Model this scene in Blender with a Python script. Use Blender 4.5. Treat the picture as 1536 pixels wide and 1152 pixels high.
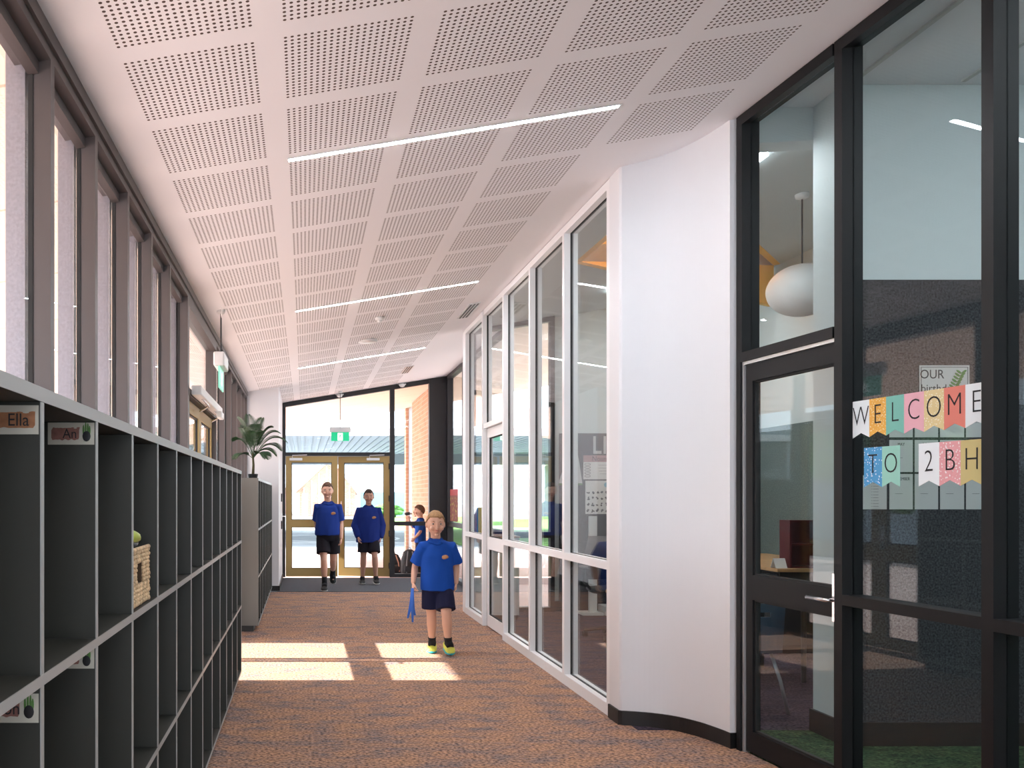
import bpy, bmesh, math, random
from mathutils import Vector, Matrix, noise
random.seed(7)
PI = math.pi
for o in list(bpy.data.objects): bpy.data.objects.remove(o)
S = bpy.context.scene
C = S.collection
F, CX, CY, EYE = 1280.0, 457.0, 746.0, 1.37

# ---------------------------------------------------------------- camera, world, sun, exposure
cd = bpy.data.cameras.new('camera'); cam = bpy.data.objects.new('camera', cd); C.objects.link(cam)
cd.sensor_width = 36.0; cd.lens = F/1536*36.0
cd.shift_x = (768-CX)/1536; cd.shift_y = (CY-576)/1536
cd.clip_start = 0.05; cd.clip_end = 600
cam.location = (0, 0, EYE); cam.rotation_euler = (PI/2, 0, 0)
S.camera = cam
w = bpy.data.worlds.new('sky'); S.world = w; w.use_nodes = True
wn = w.node_tree.nodes; bg = wn['Background']
bg.inputs['Color'].default_value = (0.80, 0.89, 1.0, 1); bg.inputs['Strength'].default_value = 3.6
sd = bpy.data.lights.new('sun', 'SUN'); sun = bpy.data.objects.new('sun', sd); C.objects.link(sun)
sd.energy = 16.0; sd.angle = math.radians(0.6); sd.color = (1.0, 0.955, 0.90)
sun.rotation_euler = Vector((1, 0, -0.616)).to_track_quat('-Z', 'Y').to_euler()
sun.location = (-20, 7, 13)
S.view_settings.view_transform = 'Standard'; S.view_settings.look = 'None'
S.view_settings.exposure = 0.8; S.view_settings.gamma = 1.0
S.view_settings.use_curve_mapping = False
S.cycles.transparent_max_bounces = 24

# ---------------------------------------------------------------- materials
def srgb(r, g, b):
    f = lambda c: (c/255/12.92 if c/255 <= 0.04045 else ((c/255+0.055)/1.055)**2.4)
    return (f(r), f(g), f(b), 1)
def mat(name, col, rough=0.6, metal=0.0, emit=0.0, spec=0.5, var=0.0, vscale=20, bump=0.0, bscale=60):
    m = bpy.data.materials.new(name); m.use_nodes = True
    nt = m.node_tree; b = nt.nodes['Principled BSDF']
    if len(col) == 3: col = (*col, 1)
    b.inputs['Base Color'].default_value = col
    b.inputs['Roughness'].default_value = rough; b.inputs['Metallic'].default_value = metal
    b.inputs['Specular IOR Level'].default_value = spec
    if emit:
        b.inputs['Emission Color'].default_value = col; b.inputs['Emission Strength'].default_value = emit
    if var or bump:
        tc = nt.nodes.new('ShaderNodeTexCoord')
        n = nt.nodes.new('ShaderNodeTexNoise'); n.inputs['Scale'].default_value = vscale; n.inputs['Detail'].default_value = 5
        nt.links.new(tc.outputs['Object'], n.inputs['Vector'])
    if var:
        r = nt.nodes.new('ShaderNodeValToRGB'); e = r.color_ramp.elements
        e[0].position = 0.3; e[1].position = 0.7
        e[0].color = tuple(c*(1-var) for c in col[:3])+(1,); e[1].color = tuple(min(1, c*(1+var)) for c in col[:3])+(1,)
        nt.links.new(n.outputs['Fac'], r.inputs['Fac']); nt.links.new(r.outputs['Color'], b.inputs['Base Color'])
    if bump:
        n2 = nt.nodes.new('ShaderNodeTexNoise'); n2.inputs['Scale'].default_value = bscale; n2.inputs['Detail'].default_value = 3
        nt.links.new(tc.outputs['Object'], n2.inputs['Vector'])
        bp = nt.nodes.new('ShaderNodeBump'); bp.inputs['Strength'].default_value = bump; bp.inputs['Distance'].default_value = 0.01
        nt.links.new(n2.outputs['Fac'], bp.inputs['Height']); nt.links.new(bp.outputs['Normal'], b.inputs['Normal'])
    return m
def node(nt, t, **k):
    n = nt.nodes.new(t)
    for a, v in k.items(): setattr(n, a, v)
    return n
def math_n(nt, op, a, b=None):
    n = node(nt, 'ShaderNodeMath', operation=op)
    for i, v in enumerate((a, b)):
        if v is None: continue
        if isinstance(v, (int, float)): n.inputs[i].default_value = v
        else: nt.links.new(v, n.inputs[i])
    return n.outputs[0]
def glass_mat(name, tint, extra=0.0):
    m = bpy.data.materials.new(name); m.use_nodes = True; nt = m.node_tree; nt.nodes.clear()
    out = node(nt, 'ShaderNodeOutputMaterial'); mx = node(nt, 'ShaderNodeMixShader')
    tr = node(nt, 'ShaderNodeBsdfTransparent'); tr.inputs['Color'].default_value = (*tint, 1)
    gl = node(nt, 'ShaderNodeBsdfGlossy'); gl.inputs['Roughness'].default_value = 0.0; gl.inputs['Color'].default_value = (0.95, 0.97, 1, 1)
    lw = node(nt, 'ShaderNodeLayerWeight'); lw.inputs['Blend'].default_value = 0.5
    p = math_n(nt, 'POWER', lw.outputs['Facing'], 5.0)
    f = math_n(nt, 'ADD', math_n(nt, 'MULTIPLY', p, 0.9), 0.012+extra)
    nt.links.new(f, mx.inputs[0]); nt.links.new(tr.outputs[0], mx.inputs[1]); nt.links.new(gl.outputs[0], mx.inputs[2])
    nt.links.new(mx.outputs[0], out.inputs[0]); return m
M = {}
M['white'] = mat('white_paint', (0.75, 0.75, 0.77), 0.55, bump=0.02, bscale=300)
M['whiteframe'] = mat('white_powdercoat', (0.84, 0.84, 0.85), 0.35)
M['palewall'] = mat('pale_wall_paint', (0.60, 0.66, 0.66), 0.6)
M['blackframe'] = mat('black_powdercoat', (0.009, 0.009, 0.010), 0.5, spec=0.25, bump=0.03, bscale=600)
M['gasket'] = mat('black_rubber', (0.012, 0.012, 0.012), 0.7)
M['bronze'] = mat('bronze_grey_powdercoat', (0.085, 0.070, 0.068), 0.42, bump=0.03, bscale=500)
M['finmetal'] = mat('lavender_grey_fin_coating', (0.30, 0.29, 0.33), 0.45, metal=0.3, var=0.12, vscale=90)
M['darkframe'] = mat('charcoal_powdercoat', (0.014, 0.012, 0.014), 0.45)
M['gold'] = mat('gold_anodised', (0.40, 0.27, 0.10), 0.4, metal=0.4)
M['chrome'] = mat('satin_chrome', (0.7, 0.7, 0.72), 0.22, metal=1)
M['shelf'] = mat('grey_green_laminate', (0.030, 0.030, 0.024), 0.45, bump=0.02, bscale=200)
M['shelfend_lit'] = mat('lit_end_laminate', (0.17, 0.165, 0.145), 0.45)  # shelf laminate lightened: light on the end face put into the colour
M['shelfedge'] = mat('grey_edge_strip', (0.34, 0.35, 0.34), 0.4)
M['kick'] = mat('dark_kickboard', (0.03, 0.03, 0.032), 0.5)
M['skirt'] = mat('black_skirting', (0.014, 0.013, 0.013), 0.5)
M['felt'] = mat('charcoal_felt', (0.055, 0.057, 0.062), 0.95, var=0.6, vscale=95, bump=0.25, bscale=400, spec=0.1)
M['feltpale'] = mat('grey_green_felt', (0.15, 0.19, 0.18), 0.95, var=0.35, vscale=120, bump=0.2, bscale=400, spec=0.1)
M['glass'] = glass_mat('clear_glass', (0.955, 0.975, 0.97))
M['glass_cool'] = glass_mat('cool_glass', (0.93, 0.965, 0.97), 0.003)
M['orange'] = mat('orange_paint', (0.92, 0.52, 0.10), 0.6)
M['led'] = mat('light_diffuser', (0.90, 0.94, 1.0), 0.5, emit=105)
M['fillpanel'] = mat('added_fill_panel', (0.93, 0.97, 1.0), 0.5, emit=11)  # glow of the added fill panels in the side rooms
M['aluminium'] = mat('aluminium_trim', (0.7, 0.7, 0.7), 0.4, metal=0.7)
M['plasticwhite'] = mat('white_plastic', (0.75, 0.75, 0.74), 0.4)
M['concrete'] = mat('concrete', (0.55, 0.54, 0.53), 0.85, var=0.1, vscale=3)
M['paper'] = mat('white_paper', (0.72, 0.72, 0.70), 0.8)
M['greypaper'] = mat('grey_paper', (0.52, 0.53, 0.52), 0.8)
M['ink'] = mat('black_ink', (0.01, 0.01, 0.012), 0.7)
M['timber'] = mat('light_timber', (0.48, 0.28, 0.13), 0.5, var=0.15, vscale=8)
M['soil'] = mat('soil', (0.04, 0.025, 0.015), 0.95)
M['leaf'] = mat('palm_leaf', (0.035, 0.085, 0.035), 0.45, var=0.35, vscale=9)
M['leaf2'] = mat('shrub_leaf', (0.08, 0.20, 0.04), 0.6, var=0.4, vscale=4)
M['stem'] = mat('palm_stem', (0.10, 0.085, 0.035), 0.7, var=0.3, vscale=30)
M['pot'] = mat('black_pot', (0.012, 0.012, 0.014), 0.4)
M['pinkpave'] = mat('pink_paving', (0.62, 0.46, 0.42), 0.85, var=0.08, vscale=2)
M['court'] = mat('grey_court', (0.30, 0.32, 0.34), 0.85, var=0.1, vscale=2)
M['line'] = mat('white_line_paint', (0.75, 0.75, 0.75), 0.7)
M['grass'] = mat('grass', (0.16, 0.30, 0.06), 0.9, var=0.3, vscale=3)
M['whiteroof'] = mat('white_metal_roof', (0.7, 0.7, 0.7), 0.5)
M['greyroof'] = mat('grey_metal_roof', (0.32, 0.36, 0.40), 0.5)
M['seablue'] = mat('light_blue_paint', (0.25, 0.50, 0.62), 0.6)

def carpet(name, c1, c2, c3, sx=1.2, sy=9):
    m = bpy.data.materials.new(name); m.use_nodes = True; nt = m.node_tree; b = nt.nodes['Principled BSDF']
    b.inputs['Roughness'].default_value = 0.95; b.inputs['Specular IOR Level'].default_value = 0.1
    tc = node(nt, 'ShaderNodeTexCoord'); mp = node(nt, 'ShaderNodeMapping'); mp.inputs['Scale'].default_value = (sx, sy, 1)
    nt.links.new(tc.outputs['Object'], mp.inputs[0])
    n1 = node(nt, 'ShaderNodeTexNoise'); n1.inputs['Scale'].default_value = 2.2; n1.inputs['Detail'].default_value = 9; n1.inputs['Roughness'].default_value = 0.72
    nt.links.new(mp.outputs[0], n1.inputs['Vector'])
    r = node(nt, 'ShaderNodeValToRGB'); e = r.color_ramp.elements
    e[0].position = 0.38; e[0].color = (*c2, 1); e[1].position = 0.53; e[1].color = (*c1, 1)
    x = e.new(0.72); x.color = (*c3, 1)
    nt.links.new(n1.outputs['Fac'], r.inputs[0])
    n2 = node(nt, 'ShaderNodeTexNoise'); n2.inputs['Scale'].default_value = 55; n2.inputs['Detail'].default_value = 4
    mp2 = node(nt, 'ShaderNodeMapping'); mp2.inputs['Scale'].default_value = (1, 1.25, 1)
    nt.links.new(tc.outputs['Object'], mp2.inputs[0]); nt.links.new(mp2.outputs[0], n2.inputs['Vector'])
    r2 = node(nt, 'ShaderNodeValToRGB'); e = r2.color_ramp.elements
    e[0].position = 0.36; e[0].color = (0.28, 0.31, 0.36, 1); e[1].position = 0.6; e[1].color = (1.12, 1.1, 1.08, 1)
    nt.links.new(n2.outputs['Fac'], r2.inputs[0])
    mx = node(nt, 'ShaderNodeMix', data_type='RGBA', blend_type='MULTIPLY'); mx.inputs[0].default_value = 1
    nt.links.new(r.outputs[0], mx.inputs[6]); nt.links.new(r2.outputs[0], mx.inputs[7])
    nt.links.new(mx.outputs[2], b.inputs['Base Color'])
    bp = node(nt, 'ShaderNodeBump'); bp.inputs['Strength'].default_value = 0.35; bp.inputs['Distance'].default_value = 0.006
    nt.links.new(n2.outputs['Fac'], bp.inputs['Height']); nt.links.new(bp.outputs[0], b.inputs['Normal'])
    return m
M['carpet'] = carpet('rust_carpet', (0.47, 0.275, 0.185), (0.25, 0.20, 0.195), (0.56, 0.31, 0.17), 1.5, 2.9)
M['carpet_purple'] = carpet('purple_grey_carpet', (0.10, 0.075, 0.10), (0.05, 0.045, 0.065), (0.13, 0.10, 0.12))
M['carpet_green'] = carpet('green_carpet', (0.05, 0.10, 0.05), (0.025, 0.05, 0.03), (0.12, 0.18, 0.08), 6, 8)
M['matblue'] = mat('entrance_mat', (0.060, 0.068, 0.085), 0.95, var=0.3, vscale=60, bump=0.4, bscale=200)

def translucent(name, col, k=0.5):
    m = bpy.data.materials.new(name); m.use_nodes = True; nt = m.node_tree; b = nt.nodes['Principled BSDF']; b.inputs['Base Color'].default_value = (*col, 1); b.inputs['Roughness'].default_value = 0.5
    tl = node(nt, 'ShaderNodeBsdfTranslucent'); tl.inputs['Color'].default_value = (*col, 1); mx = node(nt, 'ShaderNodeMixShader'); mx.inputs[0].default_value = k
    nt.links.new(b.outputs[0], mx.inputs[1]); nt.links.new(tl.outputs[0], mx.inputs[2]); nt.links.new(mx.outputs[0], nt.nodes['Material Output'].inputs[0]); return m
M['polycarb'] = translucent('translucent_roof_sheet', (0.42, 0.46, 0.50), 0.45)
def brick_mat(name, c1, c2, mortar, axis='YZ', sc=1.0):
    m = bpy.data.materials.new(name); m.use_nodes = True; nt = m.node_tree; b = nt.nodes['Principled BSDF']
    b.inputs['Roughness'].default_value = 0.9
    tc = node(nt, 'ShaderNodeTexCoord'); sp = node(nt, 'ShaderNodeSeparateXYZ'); cb = node(nt, 'ShaderNodeCombineXYZ')
    nt.links.new(tc.outputs['Object'], sp.inputs[0])
    nt.links.new(sp.outputs['Y' if axis == 'YZ' else 'X'], cb.inputs[0]); nt.links.new(sp.outputs['Z'], cb.inputs[1])
    bt = node(nt, 'ShaderNodeTexBrick'); bt.inputs['Scale'].default_value = 1/sc
    bt.inputs['Brick Width'].default_value = 0.24; bt.inputs['Row Height'].default_value = 0.086; bt.inputs['Mortar Size'].default_value = 0.008
    bt.inputs['Color1'].default_value = (*c1, 1); bt.inputs['Color2'].default_value = (*c2, 1); bt.inputs['Mortar'].default_value = (*mortar, 1)
    nt.links.new(cb.outputs[0], bt.inputs['Vector']); nt.links.new(bt.outputs['Color'], b.inputs['Base Color'])
    return m
M['brick'] = brick_mat('cream_pink_brick', (0.62, 0.36, 0.24), (0.52, 0.27, 0.17), (0.60, 0.45, 0.36))
M['brickx'] = brick_mat('pink_brick', (0.55, 0.30, 0.22), (0.45, 0.22, 0.15), (0.6, 0.48, 0.4), 'XZ')

# perforated plasterboard ceiling: 20 x 20 holes per field, one field every 0.58 m
def perf_mat():
    m = bpy.data.materials.new('perforated_plasterboard'); m.use_nodes = True; nt = m.node_tree; b = nt.nodes['Principled BSDF']
    b.inputs['Roughness'].default_value = 0.7; b.inputs['Specular IOR Level'].default_value = 0.2
    g = node(nt, 'ShaderNodeNewGeometry'); sp = node(nt, 'ShaderNodeSeparateXYZ'); nt.links.new(g.outputs['Position'], sp.inputs[0])
    pitch = 0.4605/19; rad = 0.0062
    def axis(o, start, per):
        u = math_n(nt, 'SUBTRACT', o, start-pitch/2)
        u = math_n(nt, 'ADD', u, per*40)
        field = math_n(nt, 'MODULO', u, per)
        inside = math_n(nt, 'LESS_THAN', field, pitch*20)
        cell = math_n(nt, 'SUBTRACT', math_n(nt, 'MODULO', field, pitch), pitch/2)
        return inside, cell
    ix, cx = axis(sp.outputs['X'], -0.6505, 0.5808)
    iy, cy = axis(sp.outputs['Y'], 3.098, 0.576)
    d2 = math_n(nt, 'ADD', math_n(nt, 'MULTIPLY', cx, cx), math_n(nt, 'MULTIPLY', cy, cy))
    hole = math_n(nt, 'LESS_THAN', d2, rad*rad)
    # last column only where the corridor is wide; strip by the window wall stays plain
    xm = math_n(nt, 'GREATER_THAN', sp.outputs['X'], -0.67)
    xr = math_n(nt, 'LESS_THAN', sp.outputs['X'], 1.60)
    near = math_n(nt, 'LESS_THAN', sp.outputs['Y'], 4.75)
    xr2 = math_n(nt, 'MULTIPLY', near, math_n(nt, 'LESS_THAN', sp.outputs['X'], 2.16))
    xr = math_n(nt, 'MAXIMUM', xr, xr2)
    k = hole
    for q in (ix, iy, xm, xr): k = math_n(nt, 'MULTIPLY', k, q)
    mx = node(nt, 'ShaderNodeMix', data_type='RGBA'); nt.links.new(k, mx.inputs[0])
    mx.inputs[6].default_value = (0.90, 0.885, 0.905, 1); mx.inputs[7].default_value = (0.10, 0.07, 0.06, 1)
    nt.links.new(mx.outputs[2], b.inputs['Base Color']); return m
M['perf'] = perf_mat()
def soffit_mat():
    m = bpy.data.materials.new('peach_soffit'); m.use_nodes = True; nt = m.node_tree; b = nt.nodes['Principled BSDF']
    b.inputs['Roughness'].default_value = 0.6
    g = node(nt, 'ShaderNodeNewGeometry'); sp = node(nt, 'ShaderNodeSeparateXYZ'); nt.links.new(g.outputs['Position'], sp.inputs[0])
    u = math_n(nt, 'MODULO', math_n(nt, 'ADD', sp.outputs['Y'], 11.85), 1.15)
    k = math_n(nt, 'LESS_THAN', u, 0.02)
    mx = node(nt, 'ShaderNodeMix', data_type='RGBA'); nt.links.new(k, mx.inputs[0])
    mx.inputs[6].default_value = (0.88, 0.74, 0.62, 1); mx.inputs[7].default_value = (0.66, 0.42, 0.28, 1)
    nt.links.new(mx.outputs[2], b.inputs['Base Color']); return m
M['soffit'] = soffit_mat()
def dots_mat(name, base, dot, sc=70):
    m = bpy.data.materials.new(name); m.use_nodes = True; nt = m.node_tree; b = nt.nodes['Principled BSDF']; b.inputs['Roughness'].default_value = 0.8
    tc = node(nt, 'ShaderNodeTexCoord'); v = node(nt, 'ShaderNodeTexVoronoi'); v.inputs['Scale'].default_value = sc
    nt.links.new(tc.outputs['Object'], v.inputs['Vector']); k = math_n(nt, 'LESS_THAN', v.outputs['Distance'], 0.30)
    mx = node(nt, 'ShaderNodeMix', data_type='RGBA'); nt.links.new(k, mx.inputs[0])
    mx.inputs[6].default_value = (*base, 1); mx.inputs[7].default_value = (*dot, 1)
    nt.links.new(mx.outputs[2], b.inputs['Base Color']); return m

# ---------------------------------------------------------------- helpers
POS = {}
def link(o, parent=None):
    C.objects.link(o)
    if parent is not None: o.parent = parent
    return o
def wpos(o):
    p = Vector((0, 0, 0))
    while o is not None: p = p + Vector(POS.get(o.name, (0, 0, 0))); o = o.parent
    return p
def obj(name, bm, m, parent=None, smooth=False, bevel=0, keep=False):
    me = bpy.data.meshes.new(name)
    if parent is not None and not keep:
        off = wpos(parent)
        for v in bm.verts: v.co -= off
    bmesh.ops.recalc_face_normals(bm, faces=bm.faces[:])
    if smooth:
        for f in bm.faces: f.smooth = True
    bm.to_mesh(me); bm.free()
    for x in (m if isinstance(m, (list, tuple)) else [m]): me.materials.append(x)
    o = bpy.data.objects.new(name, me); link(o, parent)
    if bevel:
        b = o.modifiers.new('bevel', 'BEVEL'); b.width = bevel; b.segments = 2; b.limit_method = 'ANGLE'
    return o
def thing(name, label, cat, loc, group=None):
    o = bpy.data.objects.new(name, None); link(o); o.location = loc; POS[o.name] = tuple(loc)
    o.empty_display_size = 0.1
    return tag(o, label, cat, group)
def tag(o, label, cat, group=None, kind=None):
    o['label'] = label; o['category'] = cat
    if group: o['group'] = group
    if kind: o['kind'] = kind
    return o
def struct(o, label, cat='structure'):
    o['kind'] = 'structure'; o['label'] = label; o['category'] = cat; return o
def sempty(name, loc, label, cat):
    o = thing(name, label, cat, loc); o['kind'] = 'structure'; return o
def part(name, bm, m, parent, **k): return obj(name, bm, m, parent, **k)
def B(): return bmesh.new()
def hexa(bm, p):   # 8 corners: bottom 0-3, top 4-7
    v = [bm.verts.new(q) for q in p]; out = []
    for f in ((0, 3, 2, 1), (4, 5, 6, 7), (0, 1, 5, 4), (1, 2, 6, 5), (2, 3, 7, 6), (3, 0, 4, 7)): out.append(bm.faces.new([v[i] for i in f]))
    return out
def box(bm, x0, x1, y0, y1, z0, z1):
    return hexa(bm, [(x0, y0, z0), (x1, y0, z0), (x1, y1, z0), (x0, y1, z0), (x0, y0, z1), (x1, y0, z1), (x1, y1, z1), (x0, y1, z1)])
def bx(*a): bm = B(); box(bm, *a); return bm
def prism(bm, pts, z0, z1):   # pts 2D; z0,z1 numbers or functions of (x,y)
    f0 = z0 if callable(z0) else (lambda x, y: z0); f1 = z1 if callable(z1) else (lambda x, y: z1)
    a = [bm.verts.new((x, y, f0(x, y))) for x, y in pts]; b = [bm.verts.new((x, y, f1(x, y))) for x, y in pts]
    n = len(pts)
    bm.faces.new(a[::-1]); bm.faces.new(b)
    for i in range(n): bm.faces.new((a[i], a[(i+1) % n], b[(i+1) % n], b[i]))
def ell(bm, c, r, seg=16, rings=10, rot=None):
    Mx = Matrix.Translation(c) @ ((rot or Matrix()) @ Matrix.Diagonal((*r, 1)))
    return bmesh.ops.create_uvsphere(bm, u_segments=seg, v_segments=rings, radius=1, matrix=Mx)['verts']
def loft(bm, pts, rad, seg=12, up=None, cap=True):
    """tube through pts; rad = float or (ra, rb) per point; up gives the direction of ra's partner axis"""
    pts = [Vector(p) for p in pts]; n = len(pts); rings = []
    last = None
    for i, p in enumerate(pts):
        t = (pts[min(i+1, n-1)]-pts[max(i-1, 0)]).normalized()
        if up is not None: b = Vector(up)
        elif last is not None: b = last
        else: b = Vector((0, 1, 0)) if abs(t.y) < 0.9 else Vector((1, 0, 0))
        b = (b - t*b.dot(t)).normalized(); a = b.cross(t).normalized(); last = b
        r = rad[i] if isinstance(rad, (list, tuple)) else rad
        ra, rb = r if isinstance(r, (list, tuple)) else (r, r)
        rings.append([bm.verts.new(p + a*(math.cos(2*PI*k/seg)*ra) + b*(math.sin(2*PI*k/seg)*rb)) for k in range(seg)])
    for i in range(n-1):
        for k in range(seg):
            bm.faces.new((rings[i][k], rings[i][(k+1) % seg], rings[i+1][(k+1) % seg], rings[i+1][k]))
    if cap: bm.faces.new(rings[0][::-1]); bm.faces.new(rings[-1])
def cyl(bm, a, b, r, seg=14): loft(bm, [a, b], r, seg)
def lathe(bm, c, prof, seg=28):
    rings = [[bm.verts.new((c[0]+r*math.cos(2*PI*k/seg), c[1]+r*math.sin(2*PI*k/seg), c[2]+z)) for k in range(seg)] for r, z in prof]
    for i in range(len(rings)-1):
        for k in range(seg): bm.faces.new((rings[i][k], rings[i][(k+1) % seg], rings[i+1][(k+1) % seg], rings[i+1][k]))
    bm.faces.new(rings[0][::-1]); bm.faces.new(rings[-1])
def text_bm(s, size, width=1.0, depth=0.0006, thin=0.0):
    cu = bpy.data.curves.new('t', 'FONT'); cu.body = s; cu.size = size; cu.align_x = 'CENTER'; cu.align_y = 'CENTER'; cu.extrude = depth; cu.offset = thin
    cu.resolution_u = 4
    o = bpy.data.objects.new('t', cu); C.objects.link(o); dg = bpy.context.evaluated_depsgraph_get()
    me = bpy.data.meshes.new_from_object(o.evaluated_get(dg)); bm = B(); bm.from_mesh(me)
    bpy.data.objects.remove(o); bpy.data.curves.remove(cu); bpy.data.meshes.remove(me)
    for v in bm.verts: v.co.x *= width
    return bm
def frame_m(o, xa, ya):   # matrix with local x -> xa, y -> ya
    xa = Vector(xa).normalized(); ya = Vector(ya).normalized(); za = xa.cross(ya)
    m = Matrix((xa, ya, za)).transposed().to_4x4(); m.translation = Vector(o); return m
def zc(x): return 3.05 + 0.164*x       # underside of the raked ceiling
# a wall line for glazing: s runs from A to B, d away from the corridor
class Line:
    def __init__(s, A, Bp, side):
        s.A = Vector(A); s.B = Vector(Bp); s.L = (s.B-s.A).length; s.t = (s.B-s.A)/s.L; s.n = Vector(side).normalized()
        s.n = (s.n - s.t*s.n.dot(s.t)).normalized()
    def p(s, a, d): q = s.A + s.t*a + s.n*d; return q.x, q.y
    def box(s, bm, s0, s1, d0, d1, z0, z1):
        q = [s.p(s0, d0), s.p(s1, d0), s.p(s1, d1), s.p(s0, d1)]
        g0 = z0 if callable(z0) else (lambda x: z0); g1 = z1 if callable(z1) else (lambda x: z1)
        hexa(bm, [(x, y, g0(x)) for x, y in q]+[(x, y, g1(x)) for x, y in q])
    def bx(s, *a): bm = B(); s.box(bm, *a); return bm
    def hit(s, px, py, d=0.0):      # pixel of the photo -> (s, z) on the plane at depth d
        r = Vector(((px-CX)/F, 1.0)); o = s.A + s.n*d
        den = r.x*s.n.x + r.y*s.n.y; k = (o.x*s.n.x + o.y*s.n.y)/den
        P = r*k; return (P-s.A).dot(s.t), EYE + (CY-py)/F*k

# ---------------------------------------------------------------- shell: floors
def poly_slab(name, pts, z0, z1, m):
    bm = B(); prism(bm, pts, z0, z1); return obj(name, bm, m)
Y0, YF = -5.0, 14.6
WL = Line((2.347, 4.64), (2.347+0.0875*5.64, -1.0), (1, 0.0875))      # black glazed wall, from its far jamb to the near end
curve = [(1.888, 5.149), (2.056, 5.10), (2.178, 5.015), (2.254, 4.90), (2.290, 4.80), (2.322, 4.66)]
def xb(y): return 2.347 + 0.0875*(4.64-y)
struct(poly_slab('floor', [(-0.95, Y0), (3.0, Y0), (xb(-1)+0.05, -1.0), (xb(4.64)+0.03, 4.64), (2.33, 4.8), (2.2, 5.15), (1.96, 5.25), (1.96, 10.2), (2.55, 10.2), (2.55, 12.35), (-0.95, 12.35)], -0.12, 0.0, M['carpet']), 'rust brown flecked carpet of the corridor', 'floor')
tag(obj('entrance_mat', bx(-0.40, 2.50, 12.36, 14.50, -0.10, 0.004), M['matblue']), 'dark grey blue entrance mat inside the glass double doors', 'mat')
struct(obj('floor', bx(-0.95, 2.6, 12.35, 14.66, -0.2, -0.1), M['concrete']), 'floor slab under the entrance mat', 'floor')
struct(poly_slab('floor', [(1.96, 5.02), (3.0, 5.02), (3.0, 4.74), (6.4, 4.74), (6.4, 10.4), (2.4, 10.4), (1.96, 10.3)], -0.12, 0.001, M['carpet_purple']), 'purple grey carpet of the classroom', 'floor')
struct(poly_slab('floor', [(3.0, -1.0), (6.4, -1.0), (6.4, 4.74), (3.0, 4.74), (3.0, 5.02), (2.40, 5.02), (xb(4.6)+0.08, 4.6), (xb(-1)+0.08, -1.0)], -0.12, 0.0005, M['carpet_green']), 'green flecked carpet of the room behind the black framed wall', 'floor')
# outdoor ground
struct(obj('ground', bx(-14, 22, Y0, 23, -0.30, -0.125), M['pinkpave']), 'pink paving outside', 'ground')
tag(obj('paving', bx(-14, -0.95, Y0, 23, -0.125, -0.02), M['pinkpave']), 'pink paving along the left window wall', 'paving', kind='structure')
tag(obj('paving', bx(-0.95, 22, 14.66, 23, -0.125, -0.02), M['pinkpave']), 'pink paving outside the far entrance doors', 'paving', kind='structure')
tag(obj('court', bx(-30, 40, 23, 37, -0.3, -0.02), M['court']), 'grey sports court beyond the pink paving', 'court', kind='structure')
tag(obj('paving', bx(-40, 60, 37, 160, -0.3, -0.02), M['concrete']), 'pale concrete yard beyond the court', 'paving', kind='structure')
bm = B()
for k in range(64):
    a0, a1 = 2*PI*k/64, 2*PI*(k+1)/64; q = []
    for a, r in ((a0, 2.2), (a1, 2.2), (a1, 2.32), (a0, 2.32)): q.append((0.9+r*math.cos(a), 29+r*math.sin(a)))
    prism(bm, q, -0.025, -0.014)
box(bm, -20, 20, 26.0, 26.12, -0.025, -0.014); box(bm, -20, 20, 33.8, 33.95, -0.025, -0.014)
tag(obj('court_line', bm, M['line']), 'white painted circle and lines on the grey court', 'line', kind='structure')
tag(obj('lawn', bx(4.5, 30, 24, 60, -0.02, 0.02), M['grass']), 'mown green lawn to the right of the court', 'lawn', kind='structure')

# ---------------------------------------------------------------- ceilings
def slab_poly(name, pts, m, t=0.16, hole=None, zf=None):
    zf = zf or (lambda x, y: zc(x)); bm = B()
    if not hole: prism(bm, pts, zf, lambda x, y: zf(x, y)+t)
    else:
        for dz in (0, t):
            vs = []; es = []
            for loop in (pts, hole):
                v = [bm.verts.new((x, y, zf(x, y)+dz)) for x, y in loop]; vs.append(v)
                es += [bm.edges.new((v[i], v[(i+1) % len(v)])) for i in range(len(v))]
            bmesh.ops.triangle_fill(bm, edges=es, use_beauty=True)
            if dz == 0: lo = vs
        for a, b in zip(lo, vs):
            n = len(a)
            for i in range(n): bm.faces.new((a[i], a[(i+1) % n], b[(i+1) % n], b[i]))
    return obj(name, bm, m)
struct(slab_poly('ceiling', [(-0.93, Y0), (3.0, Y0), (xb(-1)+0.12, -1.0), (xb(4.64)+0.12, 4.64), (2.42, 5.2), (2.0, 5.2), (2.0, 10.15), (2.5, 10.3), (2.5, 14.72), (-0.93, 14.72)], M['perf']), 'white perforated plasterboard ceiling rising to the right', 'ceiling')
HOLE = [(2.44, 5.6), (5.08, 9.24), (2.44, 7.52)]
struct(slab_poly('ceiling', [(2.0, 5.2), (6.4, 5.2), (6.4, 10.4), (2.0, 10.4)], M['palewall'], hole=HOLE), 'pale raked ceiling of the classroom', 'ceiling')
bm = B()
for i in range(3):
    a, b = Vector(HOLE[i]), Vector(HOLE[(i+1) % 3]); d = (b-a).normalized(); n = Vector((d.y, -d.x))*0.06
    prism(bm, [(v.x, v.y) for v in (a, b, b+n, a+n)], (lambda x, y: 3.445) if i == 1 else (lambda x, y: zc(x)-0.004), 5.2)
sky_l = struct(obj('trim_1', bm, M['orange']), 'orange painted shaft of the classroom skylight', 'skylight shaft')
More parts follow.
